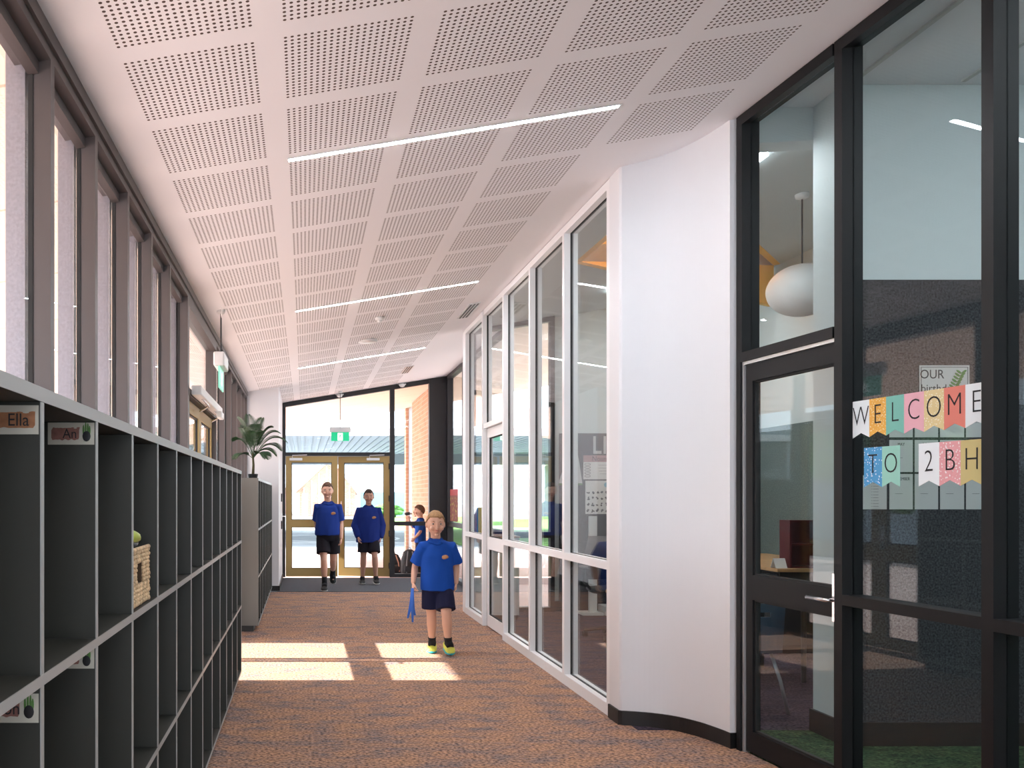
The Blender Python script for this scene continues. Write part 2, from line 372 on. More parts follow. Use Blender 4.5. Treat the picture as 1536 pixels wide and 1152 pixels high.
# suspended ceiling of the room behind the black wall
struct(slab_poly('ceiling', [(xb(4.9)+0.0, 4.70), (6.4, 4.70), (6.4, -1.0), (xb(-1)+0.0, -1.0)], M['white'], zf=lambda x, y: 3.66, t=0.12), 'flat ceiling of the room behind the black framed wall', 'ceiling')
struct(slab_poly('ceiling', [(2.36, 4.70), (6.4, 4.70), (6.4, 5.2), (2.42, 5.2)], M['white'], zf=lambda x, y: 3.66, t=0.12), 'ceiling strip over the opening between the rooms', 'ceiling')
bm = B()
for y in (0.2, 1.4, 2.6, 3.8): box(bm, 2.8, 6.3, y, y+0.025, 3.648, 3.6605)
for x in (3.0, 3.6, 4.2, 4.8, 5.4, 6.0): box(bm, x, x+0.025, -0.9, 4.68, 3.648, 3.6605)
struct(obj('trim_2', bm, M['greypaper']), 'grey metal grid of the suspended ceiling', 'ceiling grid')

# ---------------------------------------------------------------- soffits and eaves outdoors
struct(slab_poly('roof', [(-3.0, Y0), (-0.93, Y0), (-0.93, 20.05), (-3.0, 20.05)], M['soffit']), 'peach soffit of the veranda outside the left windows', 'soffit')
struct(slab_poly('roof', [(-0.93, 14.72), (7, 14.72), (7, 20.05), (-0.93, 20.05)], M['soffit']), 'peach soffit outside the far entrance', 'soffit')
struct(slab_poly('roof', [(2.5, 10.4), (7, 10.4), (7, 14.72), (2.5, 14.72)], M['soffit']), 'peach soffit beside the entrance lobby', 'soffit')

# ---------------------------------------------------------------- solid walls
def curved_wall():
    bm = B(); pts = [(1.9, 5.2)] + curve
    c = [(1.9, 5.17)]
    # Catmull-Rom through the measured base points
    P = [(1.80, 5.16)] + curve + [(2.33, 4.5)]
    out = []
    for i in range(1, len(P)-2):
        for k in range(6):
            t = k/6; p0, p1, p2, p3 = [Vector(q) for q in P[i-1:i+3]]
            out.append(0.5*((2*p1)+(p2-p0)*t+(2*p0-5*p1+4*p2-p3)*t*t+(-p0+3*p1-3*p2+p3)*t**3))
    out.append(Vector(P[-2])); return [(p.x, p.y) for p in out]
CW = curved_wall()
def ribbon(pts, thick, z0, z1, away):
    bm = B(); n = len(pts)
    for i in range(n-1):
        q = [pts[i], pts[i+1], (pts[i+1][0]+away[0]*thick, pts[i+1][1]+away[1]*thick), (pts[i][0]+away[0]*thick, pts[i][1]+away[1]*thick)]
        prism(bm, q, z0, z1)
    bmesh.ops.remove_doubles(bm, verts=bm.verts[:], dist=1e-5); return bm
bm = B()
front = CW
poly = [(1.9, 5.32), (1.9, 5.155)] + front[1:] + [(2.40, 4.66), (2.40, 5.02), (2.0, 5.28), (2.0, 5.32)]
prism(bm, poly, 0.0, lambda x, y: zc(x))
cwall = struct(obj('wall_right', bm, M['white']), 'smooth white curved wall between the white and black glazing', 'wall')
bm = B(); off = 0.012
poly = [(1.9-off, 5.315), (1.9-off, 5.155-off)] + [(x-off*0.3, y-off) for x, y in front[1:]] + [(2.36, 4.66)] + [(x+0.02, y+0.02) for x, y in front[:0:-1]] + [(1.91, 5.18), (1.91, 5.315)]
prism(bm, poly, 0.0, 0.085)
struct(obj('baseboard_right', bm, M['skirt']), 'black skirting along the foot of the curved white wall', 'skirting')
# entrance nib and side wall at the left of the lobby
bm = B(); prism(bm, [(-0.93, 12.5), (-0.38, 12.5), (-0.38, 14.6), (-0.93, 14.6)], -0.05, lambda x, y: zc(x))
struct(obj('wall_left', bm, M['white']), 'white wall end left of the entrance doors', 'wall')
bm = B(); box(bm, -0.86, -0.37, 12.485, 12.51, 0, 0.075); box(bm, -0.385, -0.365, 12.485, 14.55, 0, 0.075)
struct(obj('baseboard_left', bm, M['skirt']), 'black skirting around the white wall end', 'skirting')
# low wall behind the shelves, left side
for a, b in ((Y0, 6.14), (8.16, 12.5)):
    struct(obj('wall_left', bx(-0.95, -0.87, a, b, -0.1, 1.50), M['bronze']), 'dark wall below the left windows '+('near the camera' if a < 0 else 'beyond the side exit'), 'wall')
# classroom walls
struct(obj('wall_back', bx(2.99, 6.4, 10.3, 10.45, 0, 4.2), M['palewall']), 'pale back wall of the classroom above its grey pinboard', 'wall')
struct(obj('wall_side', bx(5.15, 5.3, 5.02, 10.3, 0, 4.2), M['palewall']), 'pale side wall of the classroom', 'wall')
tag(obj('pinboard', bx(3.07, 5.10, 10.27, 10.2992, 0.12, 2.14), M['felt']), 'charcoal felt pinboard on the classroom back wall', 'pinboard')
tag(obj('pinboard', bx(5.115, 5.1492, 5.05, 10.25, 0.12, 2.14), M['feltpale']), 'grey green felt pinboard on the classroom side wall seen through the black door', 'pinboard')
struct(obj('baseboard_back', bx(3.0, 5.15, 10.255, 10.302, 0, 0.12), M['skirt']), 'black skirting under the classroom pinboard', 'skirting')
struct(obj('wall_divider', bx(2.985, 6.4, 4.735, 5.01, 0, 3.66), M['palewall']), 'pale blue white dividing wall end between the two rooms', 'wall')
bm = B(); prism(bm, [(2.42, 5.01), (6.4, 5.01), (6.4, 5.16), (2.42, 5.16)], lambda x, y: min(zc(x), 3.66)-0.01, 4.3)
struct(obj('wall_upper', bm, M['palewall']), 'bulkhead over the opening between the two rooms', 'wall')
tag(obj('pinboard', bx(3.0, 6.29, 4.705, 4.7342, 0.13, 2.57), M['felt']), 'dark charcoal felt pinboard behind the welcome banner', 'pinboard')
bm = B(); box(bm, 2.97, 6.3, 4.695, 4.739, 0, 0.13); box(bm, 2.968, 2.99, 4.70, 5.02, 0, 0.13)
struct(obj('baseboard_divider', bm, M['skirt']), 'black skirting of the dividing wall', 'skirting')
struct(obj('wall_far_right', bx(6.3, 6.45, -1.0, 4.74, 0, 3.66), M['palewall']), 'far side wall of the room behind the black glazing', 'wall')
struct(obj('wall_near_right', bx(xb(-1)-0.1, 6.4, -1.15, -1.0, 0, 3.66), M['palewall']), 'end wall of the room behind the black glazing', 'wall')
struct(obj('wall_right', bx(2.80, 2.95, Y0, -1.0, 0, 3.7), M['white']), 'white corridor wall behind the camera', 'wall')
struct(obj('wall_front', bx(-0.95, 0.0, Y0-0.15, Y0, 0, 3.6), M['white']), 'white end wall behind the camera', 'wall')
struct(obj('wall_front', bx(0, 2.95, Y0-0.15, Y0, 2.7, 3.7), M['white']), 'white wall over the opening added for sky light behind the camera', 'wall')  # unglazed gap below, added so sky light reaches the curved wall

# ---------------------------------------------------------------- glazing builder
WN = [0]
def glazed(parent, L, s0, s1, z0, z1, rails, fm, gm, face=0.05, depth=0.10, left=True, right=True, gasket=None, bottom=0.055, top=0.055, inner=None, d0=0.0):
    """one bay: mullions, rails, panes as children; z1 may follow the ceiling"""
    zt = z1 if callable(z1) else (lambda x: z1)
    inner = inner or fm
    def member(nm, a, b, za, zb):
        bm = L.bx(a, b, d0, d0+depth*0.45, za, zb); part(nm, bm, fm, parent)
        if gasket: part('gasket', L.bx(a-0.002, b+0.002, d0+depth*0.45, d0+depth*0.65, za, zb) if nm == 'mullion' else L.bx(a, b, d0+depth*0.45, d0+depth*0.65, (lambda x, za=za: (za(x) if callable(za) else za)-0.002), (lambda x, zb=zb: (zb(x) if callable(zb) else zb)+0.002)), gasket, parent)
        o = part('inner_'+nm, L.bx(a, b, d0+depth*(0.65 if gasket else 0.45), d0+depth, za, zb), inner, parent)
    if left: member('mullion', s0, s0+face, z0, zt)
    if right: member('mullion', s1-face, s1, z0, zt)
    a = s0+(face if left else 0); b = s1-(face if right else 0)
    if top: member('top_rail', a, b, (lambda x: zt(x)-top), zt)
    if bottom: member('bottom_rail', a, b, z0, z0+bottom)
    edges = [z0+bottom]
    for r0, r1 in rails: member('mid_rail', a, b, r0, r1); edges += [r0, r1]
    for i in range(0, len(edges), 2):
        lo = edges[i]; hi = edges[i+1] if i+1 < len(edges) else (lambda x: zt(x)-top)
        part('window_pane', L.bx(a, b, d0+depth*0.50, d0+depth*0.50+0.008, lo, hi), gm, parent)
def bay(L, s0, s1, z0, z1, rails, fm, gm, label, **k):
    WN[0] += 1; x, y = L.p((s0+s1)/2, 0)
    e = sempty('window_%d' % WN[0], (x, y, z0), label, 'window'); glazed(e, L, s0, s1, z0, z1, rails, fm, gm, **k); return e

# --- white framed glazing, X = 1.9
LW = Line((1.9, 10.13), (1.9, 5.32), (1, 0))
zw = lambda x: zc(1.9)-0.005
ys = [10.13, 9.11, 8.205, 7.242, 6.296, 5.337]
names = ['white framed window bay at the far end of the white glazing', None, 'white framed window bay just nearer than the white door', 'white framed window bay second nearer than the white door', 'white framed window bay nearest the curved white wall, tallest of the row']
sY = lambda y: 10.13-y
for i in range(5):
    if i == 1: continue
    bay(LW, sY(ys[i]), sY(ys[i+1])+(0.0 if i < 4 else 0.017), 0, zw, [(0.915, 0.965)], M['whiteframe'], M['glass'], names[i], face=0.05, gasket=M['gasket'], right=(i in (0, 4)), left=True, bottom=0.075)
# white door bay: frame, transom light and door leaf
WN[0] += 1
e = sempty('window_%d' % WN[0], (1.9, 8.66, 2.10), 'white framed transom window over the white door', 'window')
glazed(e, LW, sY(9.11)+0.05, sY(8.205), 2.10, zw, [], M['whiteframe'], M['glass'], left=False, right=False, gasket=M['gasket'], bottom=0.05)
def leaf(name, label, L, s0, s1, d0, z0, z1, fm, gm, stile=0.07, top=0.10, bot=0.12, rail=(0.825, 0.955), th=0.045, gasket=None, handle=None, cat='door'):
    x, y = L.p((s0+s1)/2, d0); e = sempty(name, (x, y, z0), label, cat)
    part('stile', L.bx(s0, s0+stile, d0, d0+th, z0, z1), fm, e); part('stile', L.bx(s1-stile, s1, d0, d0+th, z0, z1), fm, e)
    a, b = s0+stile, s1-stile
    part('top_rail', L.bx(a, b, d0, d0+th, z1-top, z1), fm, e)
    part('mid_rail', L.bx(a, b, d0, d0+th, rail[0], rail[1]), fm, e)
    part('bottom_rail', L.bx(a, b, d0, d0+th, z0, z0+bot), fm, e)
    g = gasket or M['gasket']
    for lo, hi in ((z0+bot, rail[0]), (rail[1], z1-top)):
        part('door_pane', L.bx(a, b, d0+th*0.42, d0+th*0.42+0.007, lo, hi), gm, e)
        bm = B(); t = 0.010
        for q in ((a, a+t, lo, hi), (b-t, b, lo, hi), (a+t, b-t, lo, lo+t), (a+t, b-t, hi-t, hi)): L.box(bm, q[0], q[1], d0+th*0.25, d0+th*0.75, q[2], q[3])
        part('glazing_bead', bm, g, e)
    if handle is not None:
        hs, z = handle
        bm = B()
        L.box(bm, hs-0.02, hs+0.02, d0-0.009, d0-0.0005, z-0.10, z+0.12)
        pl = part('handle_plate', bm, M['chrome'], e)
        bm = B(); p0 = L.p(hs, d0-0.009); p1 = L.p(hs, d0-0.055); sg = -1 if hs > (s0+s1)/2 else 1; p2 = L.p(hs+sg*0.13, d0-0.055)
        loft(bm, [(*p0, z), (*p1, z), ((p1[0]*0.9+p2[0]*0.1), (p1[1]*0.9+p2[1]*0.1), z), (*p2, z)], 0.009, 10)
        part('lever_handle', bm, M['chrome'], e, smooth=True)
    return e
leaf('door_1', 'white framed glass classroom door in the white glazing', LW, sY(9.11)+0.055, sY(8.205)-0.003, 0.035, 0.012, 2.095, M['whiteframe'], M['glass'])

# --- black framed glazing
zb = lambda x: zc(x)-0.003
sb = lambda y: (4.64-y)*math.sqrt(1+0.0875**2)
e = bay(WL, -0.02, 0.05, 0, zb, [], M['blackframe'], M['glass_cool'], 'black end jamb of the black framed glazing', right=False, bottom=0, top=0, face=0.068) if False else None
WN[0] += 1
e = sempty('window_%d' % WN[0], (2.40, 4.2, 2.10), 'black framed transom window over the black door', 'window')
glazed(e, WL, 0.0, sb(3.90), 2.10, zb, [], M['blackframe'], M['glass_cool'], right=False, bottom=0.05, face=0.05)
part('jamb', WL.bx(0.0, 0.035, 0.0, 0.10, 0, 2.10), M['blackframe'], e)
part('door_seal', WL.bx(0.036, 0.050, 0.012, 0.06, 0, 2.10), M['aluminium'], e)
part('door_seal', WL.bx(0.05, sb(3.90), 0.012, 0.06, 2.082, 2.099), M['aluminium'], e)
leaf('door_2', 'black framed glass door beside the curved wall', WL, 0.055, sb(3.865), 0.022, 0.012, 2.078, M['blackframe'], M['glass_cool'], stile=0.055, top=0.09, bot=0.11, handle=(sb(3.90), 0.90))
ysb = [3.888, 3.127, 2.37, 1.61, 0.85, 0.09, -0.95]
lab = ['black framed window bay behind the welcome banner', 'black framed window bay at the right edge of the view'] + ['black framed window bay beside the camera, number %s from the banner bay' % n for n in ('two', 'three', 'four', 'five')]
for i in range(6):
    bay(WL, sb(ysb[i]), sb(ysb[i+1]), 0, zb, [(0.885, 0.932)], M['blackframe'], M['glass_cool'], lab[i], right=(i == 5), bottom=0.06)

struct(obj('wall_upper', WL.bx(-0.4, WL.L, 0.102, 0.16, lambda x: zc(x)-0.004, 3.78), M['white']), 'bulkhead over the black framed glazing', 'wall')
# --- left window wall above the shelves
LL = Line((-0.842, 12.5), (-0.842, Y0), (-1, 0))
sl = lambda y: 12.5-y
zl = lambda x: zc(-0.842)+0.0
fy = [12.45, 11.9, 11.3, 10.57, 9.77, 8.95, 8.16]
fn = [6.15, 5.335, 4.69, 4.06, 3.43, 2.83, 2.21, 1.59, 0.97, 0.35, -0.27, -1.2, -2.2, -3.2, -4.2, Y0]
ordn = ['first', 'second', 'third', 'fourth', 'fifth', 'sixth', 'seventh', 'eighth', 'ninth', 'tenth', 'eleventh', 'twelfth', 'thirteenth', 'fourteenth', 'fifteenth']
def left_bay(ya, yb, label):      # ya far, yb near; the fin stands at the far side of the bay
    WN[0] += 1; L = LL; s0, s1 = sl(ya), sl(yb)
    e = sempty('window_%d' % WN[0], (-0.842, (ya+yb)/2, 1.5), label, 'window')
    part('mullion', L.bx(s0-0.042, s0, 0.0, 0.058, 1.50, lambda x: zc(x)-0.09), M['bronze'], e)
    part('gasket', L.bx(s0-0.03, s0+0.004, 0.058, 0.074, 1.50, lambda x: zc(x)-0.10), M['gasket'], e)
    part('outer_fin', L.bx(s0-0.035, s0, 0.0855, 0.150, 1.45, lambda x: zc(x)-0.02), M['finmetal'], e)
    part('head_rail', L.bx(s0, s1-0.042, 0.04, 0.074, lambda x: zc(x)-0.13, lambda x: zc(x)-0.07), M['bronze'], e)
    part('sill', L.bx(s0, s1-0.042, 0.0, 0.13, 1.50, 1.55), M['bronze'], e)
    part('window_pane', L.bx(s0-0.02, s1-0.02, 0.077, 0.085, 1.55, lambda x: zc(x)-0.10), M['glass'], e)
for i in range(len(fy)-1): left_bay(fy[i], fy[i+1], 'narrow bronze framed side window, %s from the white wall end' % ordn[i])
for i in range(len(fn)-1): left_bay(fn[i], fn[i+1], 'tall narrow bronze framed side window, %s on the near side of the side exit' % ordn[i])
bm = LL.bx(0.0, sl(Y0), -0.012, 0.03, lambda x: zc(x)-0.055, lambda x: zc(x)-0.004); LL.box(bm, 0, sl(Y0), 0.0, 0.12, lambda x: zc(x)-0.09, lambda x: zc(x)-0.055)
struct(obj('trim_3', bm, M['bronze']), 'bronze head channel along the top of the left windows', 'window head')

# --- side exit in the left wall (double gold leaves, transom)
WN[0] += 1
e = sempty('window_%d' % WN[0], (-0.842, 7.15, 2.10), 'dark transom window over the side exit', 'window')
glazed(e, LL, sl(8.16), sl(6.19), 2.12, lambda x: zc(x)-0.09, [], M['bronze'], M['glass'], bottom=0.05, face=0.045, depth=0.10)
part('jamb', LL.bx(sl(8.16), sl(8.115), 0, 0.10, 0, 2.12), M['bronze'], e)
part('jamb', LL.bx(sl(6.235), sl(6.194), 0, 0.10, 0, 2.12), M['bronze'], e)
leaf('door_3', 'gold framed glass leaf of the side exit nearer the camera', LL, sl(7.185), sl(6.24), 0.04, 0.012, 2.11, M['gold'], M['glass'], stile=0.075, rail=(0.80, 0.95), top=0.09, bot=0.10, handle=(sl(7.14), 1.0))
leaf('door_4', 'gold framed glass leaf of the side exit farther from the camera', LL, sl(8.11), sl(7.195), 0.04, 0.012, 2.11, M['gold'], M['glass'], stile=0.075, rail=(0.80, 0.95), top=0.09, bot=0.10)

# --- far entrance wall at Y = 14.6
LF = Line((-0.38, 14.6), (2.42, 14.6), (0, 1))
sf = lambda x: x+0.38
zt_f = lambda x: zc(x)-0.005
WN[0] += 1
e = sempty('window_%d' % WN[0], (0.55, 14.6, 2.12), 'large charcoal framed transom window over the entrance double doors', 'window')
glazed(e, LF, sf(-0.38), sf(1.46), 2.08, zt_f, [], M['darkframe'], M['glass'], face=0.055, right=False, bottom=0.06, top=0.075)
part('jamb', LF.bx(0, 0.05, 0, 0.10, 0, 2.08), M['darkframe'], e)
bay(LF, sf(1.46), sf(2.13), 0, zt_f, [(0.885, 0.955)], M['darkframe'], M['glass'], 'tall charcoal framed window right of the entrance double doors', face=0.08, right=False, bottom=0.06, top=0.075)
col = B(); LF.box(col, sf(2.13), sf(2.48), -0.02, 0.12, 0, lambda x: zc(x)-0.005)
struct(obj('column', col, M['darkframe']), 'charcoal clad corner column right of the entrance', 'column')
leaf('door_5', 'gold framed glass leaf on the left of the entrance, closed', LF, sf(-0.325), sf(0.565), 0.03, 0.012, 2.075, M['gold'], M['glass'], stile=0.10, top=0.105, bot=0.14, rail=(0.86, 0.985))
th = math.radians(9)
hx, hy = 1.455, 14.63
LD = Line((hx-0.885*math.cos(th), hy+0.885*math.sin(th)), (hx, hy), (0, 1))
d6 = leaf('door_6', 'gold framed glass leaf on the right of the entrance, swung outwards', LD, 0.0, 0.885, 0.0, 0.012, 2.075, M['gold'], M['glass'], stile=0.10, top=0.105, bot=0.14, rail=(0.86, 0.985))
part('pull_handle', (lambda bm: (loft(bm, [(*LD.p(0.06, -0.001), 0.72), (*LD.p(0.06, -0.05), 0.72), (*LD.p(0.06, -0.05), 1.30), (*LD.p(0.06, -0.001), 1.30)], 0.011, 10), bm)[1])(B()), M['chrome'], d6, smooth=True)
bm = B()
for z in (0.2, 0.75, 1.35, 1.9): cyl(bm, (1.448, 14.60, z-0.05), (1.448, 14.60, z+0.05), 0.012)
part('hinge', bm, M['skirt'], d6)
for x0, x1, lb in ((-0.26, -0.04, 'silver door closer above the left entrance leaf'), (1.06, 1.28, 'silver door closer above the right entrance leaf')):
    t = thing('door_closer', lb, 'door closer', (x0, 14.57, 2.03))
    part('body', bx(x0, x1, 14.575, 14.598 if x0 > 1 else 14.628, 2.00, 2.045), M['aluminium'], t, bevel=0.004)
    bm = B(); loft(bm, [(x0+0.05, 14.585, 2.05), (x0+0.05, 14.56, 2.085), (x0+0.30, 14.575, 2.095)], 0.008, 8); part('arm', bm, M['aluminium'], t)

# --- lobby side glazing, X about 2.4
LR = Line((2.42, 14.58), (2.42, 10.28), (1, 0))
zr = lambda x: zc(2.42)-0.005
for i, (a, b) in enumerate(((0.05, 1.45), (1.45, 2.9), (2.9, 4.3))):
    bay(LR, a, b, 0, zr, [(0.885, 0.955)], M['darkframe'], M['glass'], 'charcoal framed lobby side window, %s from the corner column' % ordn[i], face=0.06, right=(i == 2), bottom=0.06)
# white end of the classroom next to the lobby, with glazing looking out
struct(obj('wall_end', bx(1.905, 2.0, 10.135, 10.28, 0, 3.35), M['whiteframe']), 'white return at the far end of the white glazing', 'wall')
LE = Line((2.0, 10.2), (2.99, 10.2), (0, 1))
bay(LE, 0, 0.45, 0, lambda x: zc(x), [(0.885, 0.955)], M['darkframe'], M['glass'], 'dark framed classroom end window next to the lobby', face=0.05, right=False)
bay(LE, 0.45, 0.99, 0, lambda x: zc(x), [(0.885, 0.955)], M['darkframe'], M['glass'], 'dark framed classroom end window beside the pinboard', face=0.05)

# ---------------------------------------------------------------- ceiling lights, sprinklers, signs
def led(y, label):
    t = thing('ceiling_light', label, 'light', (-0.08, y, zc(-0.08)-0.03), 'linear lights across the corridor ceiling')
    L = Line((-0.085, y), (1.56, y), (0, 1))
    bm = L.bx(0, L.L, -0.018, 0.018, lambda x: zc(x)-0.006, lambda x: zc(x)-0.0005)
    part('housing', bm, M['aluminium'], t)
    part('diffuser', L.bx(0.006, L.L-0.012, -0.0145, 0.0145, lambda x: zc(x)-0.0068, lambda x: zc(x)-0.0062), M['led'], t)
for y, n in ((4.21, 'nearest glowing ceiling light strip, the longest in view'), (7.63, 'middle glowing ceiling light strip over the corridor'), (11.0, 'farthest glowing ceiling light strip near the entrance'), (0.8, 'ceiling light strip over the camera'), (-2.6, 'ceiling light strip behind the camera')): led(y, n)
for i, (x, y) in enumerate(((4.3, 0.8), (4.3, 3.0), (3.1, 1.9))):  # panels added to brighten this room
    tag(obj('added_fill_panel', bx(x-0.3, x+0.3, y-0.3, y+0.3, 3.625, 3.6475), M['fillpanel']), 'added square fill light in the room behind the banner, ' + ['near', 'far', 'centre'][i], 'light')
for i, (x, y, h_) in enumerate(((3.55, 8.85, 0.3), (2.68, 5.5, 0.2))):  # added panels, kept out of view, that brighten the classroom
    bm = B(); prism(bm, [(x-h_, y-h_), (x+h_, y-h_), (x+h_, y+h_), (x-h_, y+h_)], lambda x, y: zc(x)-0.03, lambda x, y: zc(x)-0.001)
    tag(obj('added_fill_panel', bm, M['fillpanel']), 'added square fill light on the classroom ceiling, ' + ['larger one near the pinboard', 'smaller one behind the curved wall'][i], 'light')
def detector(x, y, label, cat='smoke detector', name='smoke_detector', r=0.045):
    t = thing(name, label, cat, (x, y, zc(x)))
    bm = B(); lathe(bm, (x, y, zc(x)-0.03), [(r*0.7, 0), (r, 0.01), (r, 0.035)]); part('base', bm, M['plasticwhite'], t, smooth=True)
    bm = B(); ell(bm, (x, y, zc(x)-0.035), (r*0.6, r*0.6, 0.02)); part('sensor', bm, M['plasticwhite'], t, smooth=True)
detector(0.75, 8.55, 'white smoke detector between the middle and far light strips')
tag(obj('ceiling_speaker', (lambda bm: (lathe(bm, (0.72, 9.8, zc(0.72)-0.02), [(0.10, 0), (0.115, 0.008), (0.115, 0.03)]), bm)[1])(B()), M['plasticwhite'], smooth=True), 'round white ceiling speaker beyond the smoke detector', 'speaker')
for x, y, lb in ((1.72, 8.95, 'grey slot air vent in the ceiling above the white door'), (1.55, 12.9, 'grey slot air vent in the ceiling near the entrance')):
    t = thing('air_vent', lb, 'vent', (x, y, zc(x)))
    bm = B(); prism(bm, [(x-0.06, y-0.35), (x+0.06, y-0.35), (x+0.06, y+0.35), (x-0.06, y+0.35)], lambda a, b: zc(a)-0.010, lambda a, b: zc(a)-0.0005); part('frame', bm, M['aluminium'], t)
    bm = B()
    for k in (-0.035, 0, 0.035): prism(bm, [(x+k-0.008, y-0.33), (x+k+0.008, y-0.33), (x+k+0.008, y+0.33), (x+k-0.008, y+0.33)], lambda a, b: zc(a)-0.014, lambda a, b: zc(a)-0.0102)
    part('slot', bm, M['kick'], t)
for x, lb in ((0.595, 'white motion sensor where the exit sign hangs by the entrance'), (1.66, 'white motion sensor above the right entrance window')):
    t = thing('motion_sensor', lb, 'sensor', (x, 14.55, zc(x)-0.02))
    bm = B(); ell(bm, (x, 14.55, zc(x)-0.04), (0.05, 0.045, 0.035)); part('dome', bm, M['plasticwhite'], t, smooth=True)
    part('bracket', bx(x-0.07, x+0.07, 14.56, 14.6, zc(x)-0.028, zc(x)-0.012), M['plasticwhite'], t)
M['exitgreen'] = mat('exit_green', (0.0, 0.30, 0.13), 0.4, emit=0.9)
M['exitwhite'] = mat('exit_white', (0.9, 0.95, 0.9), 0.4, emit=1.2)
M['exitglass'] = mat('exit_translucent_green', (0.20, 0.55, 0.42), 0.3, emit=0.5)
def runner(bm, o, xa, ya, h, d):
    """running figure and door outline of the exit pictogram, as thin plates"""
    m = frame_m(o, xa, ya)
    def quad(pts):
        a = [m @ Vector((x*h, y*h, 0)) for x, y in pts]; nrm = m.to_3x3() @ Vector((0, 0, d)); n = len(a)
        va = [bm.verts.new(p) for p in a]; vb = [bm.verts.new(p+nrm) for p in a]
        bm.faces.new(va[::-1]); bm.faces.new(vb)
        for i in range(n): bm.faces.new((va[i], va[(i+1) % n], vb[(i+1) % n], vb[i]))
    def bar(x0, y0, x1, y1, w):
        dx, dy = x1-x0, y1-y0; l = math.hypot(dx, dy); nx, ny = -dy/l*w/2, dx/l*w/2
        quad([(x0+nx, y0+ny), (x1+nx, y1+ny), (x1-nx, y1-ny), (x0-nx, y0-ny)])
    quad([(0.10+0.09*math.cos(a), 0.33+0.09*math.sin(a)) for a in [i*PI/5 for i in range(10)]])
    bar(0.04, 0.24, -0.06, -0.02, 0.15)
    bar(0.03, 0.2, 0.2, 0.1, 0.07); bar(0.2, 0.1, 0.27, 0.17, 0.06)
    bar(0.02, 0.22, -0.14, 0.18, 0.07); bar(-0.14, 0.18, -0.2, 0.04, 0.06)
    bar(-0.05, 0.0, 0.1, -0.14, 0.09); bar(0.1, -0.14, 0.06, -0.36, 0.07)
    bar(-0.07, 0.0, -0.14, -0.2, 0.09); bar(-0.14, -0.2, -0.34, -0.26, 0.07)
# exit sign by the entrance
xs, ysn = 0.595, 14.3
t = thing('exit_sign', 'green running man exit sign hanging before the entrance transom window', 'exit sign', (xs, ysn, 2.33))
part('housing', bx(xs-0.175, xs+0.175, ysn-0.035, ysn+0.035, 2.46, 2.545), M['plasticwhite'], t, bevel=0.006)
part('panel', bx(xs-0.15, xs+0.15, ysn-0.006, ysn+0.006, 2.315, 2.462), M['exitgreen'], t)
pc = B(); box(pc, xs-0.042, xs+0.042, ysn-0.0085, ysn-0.0065, 2.325, 2.445); pcw = part('pictogram', pc, M['exitwhite'], t)
bm = B(); runner(bm, (xs, ysn-0.0095, 2.385), (1, 0, 0), (0, 0, 1), 0.115, 0.001); part('running_figure', bm, M['exitgreen'], pcw)
bm = B(); cyl(bm, (xs, ysn, 2.545), (xs, ysn, zc(xs)-0.01), 0.006); part('cable', bm, M['kick'], t)
bm = B(); lathe(bm, (xs, ysn, zc(xs)-0.03), [(0.03, 0), (0.035, 0.01), (0.035, 0.035)]); part('ceiling_rose', bm, M['plasticwhite'], t)
# exit sign by the side exit
xs, ysn = -0.70, 7.14
t = thing('exit_sign', 'green edge lit exit sign hanging beside the left window wall, seen from the side', 'exit sign', (xs, ysn, 2.28))
part('housing', bx(xs-0.045, xs+0.045, ysn-0.19, ysn+0.19, 2.445, 2.56), M['plasticwhite'], t, bevel=0.012)
part('panel', bx(xs-0.006, xs+0.006, ysn-0.17, ysn+0.17, 2.27, 2.447), M['exitglass'], t)
bm = B(); runner(bm, (xs+0.0065, ysn, 2.35), (0, 1, 0), (0, 0, 1), 0.14, 0.001); part('running_figure', bm, M['exitwhite'], t)
bm = B(); cyl(bm, (xs, ysn, 2.56), (xs, ysn, zc(xs)-0.01), 0.007); part('rod', bm, M['kick'], t)
bm = B(); lathe(bm, (xs, ysn, zc(xs)-0.03), [(0.025, 0), (0.035, 0.012), (0.035, 0.035)]); part('ceiling_rose', bm, M['plasticwhite'], t)
bm = B(); loft(bm, [(xs, 7.14, zc(xs)-0.03), (xs+0.02, 7.0, zc(xs)-0.09), (xs+0.03, 6.9, zc(xs)-0.03)], 0.004, 6); part('cable', bm, M['plasticwhite'], t)
# door operator over the side exit
t = thing('door_operator', 'pale automatic door operator over the side exit doors', 'door operator', (-0.80, 7.0, 2.12))
part('body', bx(-0.84, -0.765, 6.32, 7.95, 2.13, 2.20), M['plasticwhite'], t, bevel=0.008)
for y in (6.6, 7.5):
    bm = B(); loft(bm, [(-0.79, y, 2.128), (-0.76, y+0.15, 2.09), (-0.85, y+0.35, 2.07)], 0.010, 8); part('arm', bm, M['chrome'], t)
part('sensor', bx(-0.765, -0.72, 7.4, 7.62, 2.06, 2.12), M['plasticwhite'], t, bevel=0.01)
# access readers on the lobby side wall
for z, lb in ((1.30, 'small black card reader on the lobby side wall, upper'), (0.86, 'small black push plate on the lobby side wall, lower')):
    tag(obj('wall_switch', bx(-0.38, -0.362, 13.7, 13.8, z, z+0.13), M['kick'], bevel=0.004), lb, 'switch')
t = thing('door_lever', 'chrome lever beside the left entrance leaf', 'lever', (-0.36, 14.2, 1.03))
bm = B(); loft(bm, [(-0.379, 14.3, 1.05), (-0.33, 14.3, 1.05), (-0.32, 14.18, 1.05)], 0.009, 8); part('lever', bm, M['chrome'], t)
bm = B(); box(bm, -0.38, -0.372, 14.27, 14.33, 1.0, 1.1); part('plate', bm, M['chrome'], t)

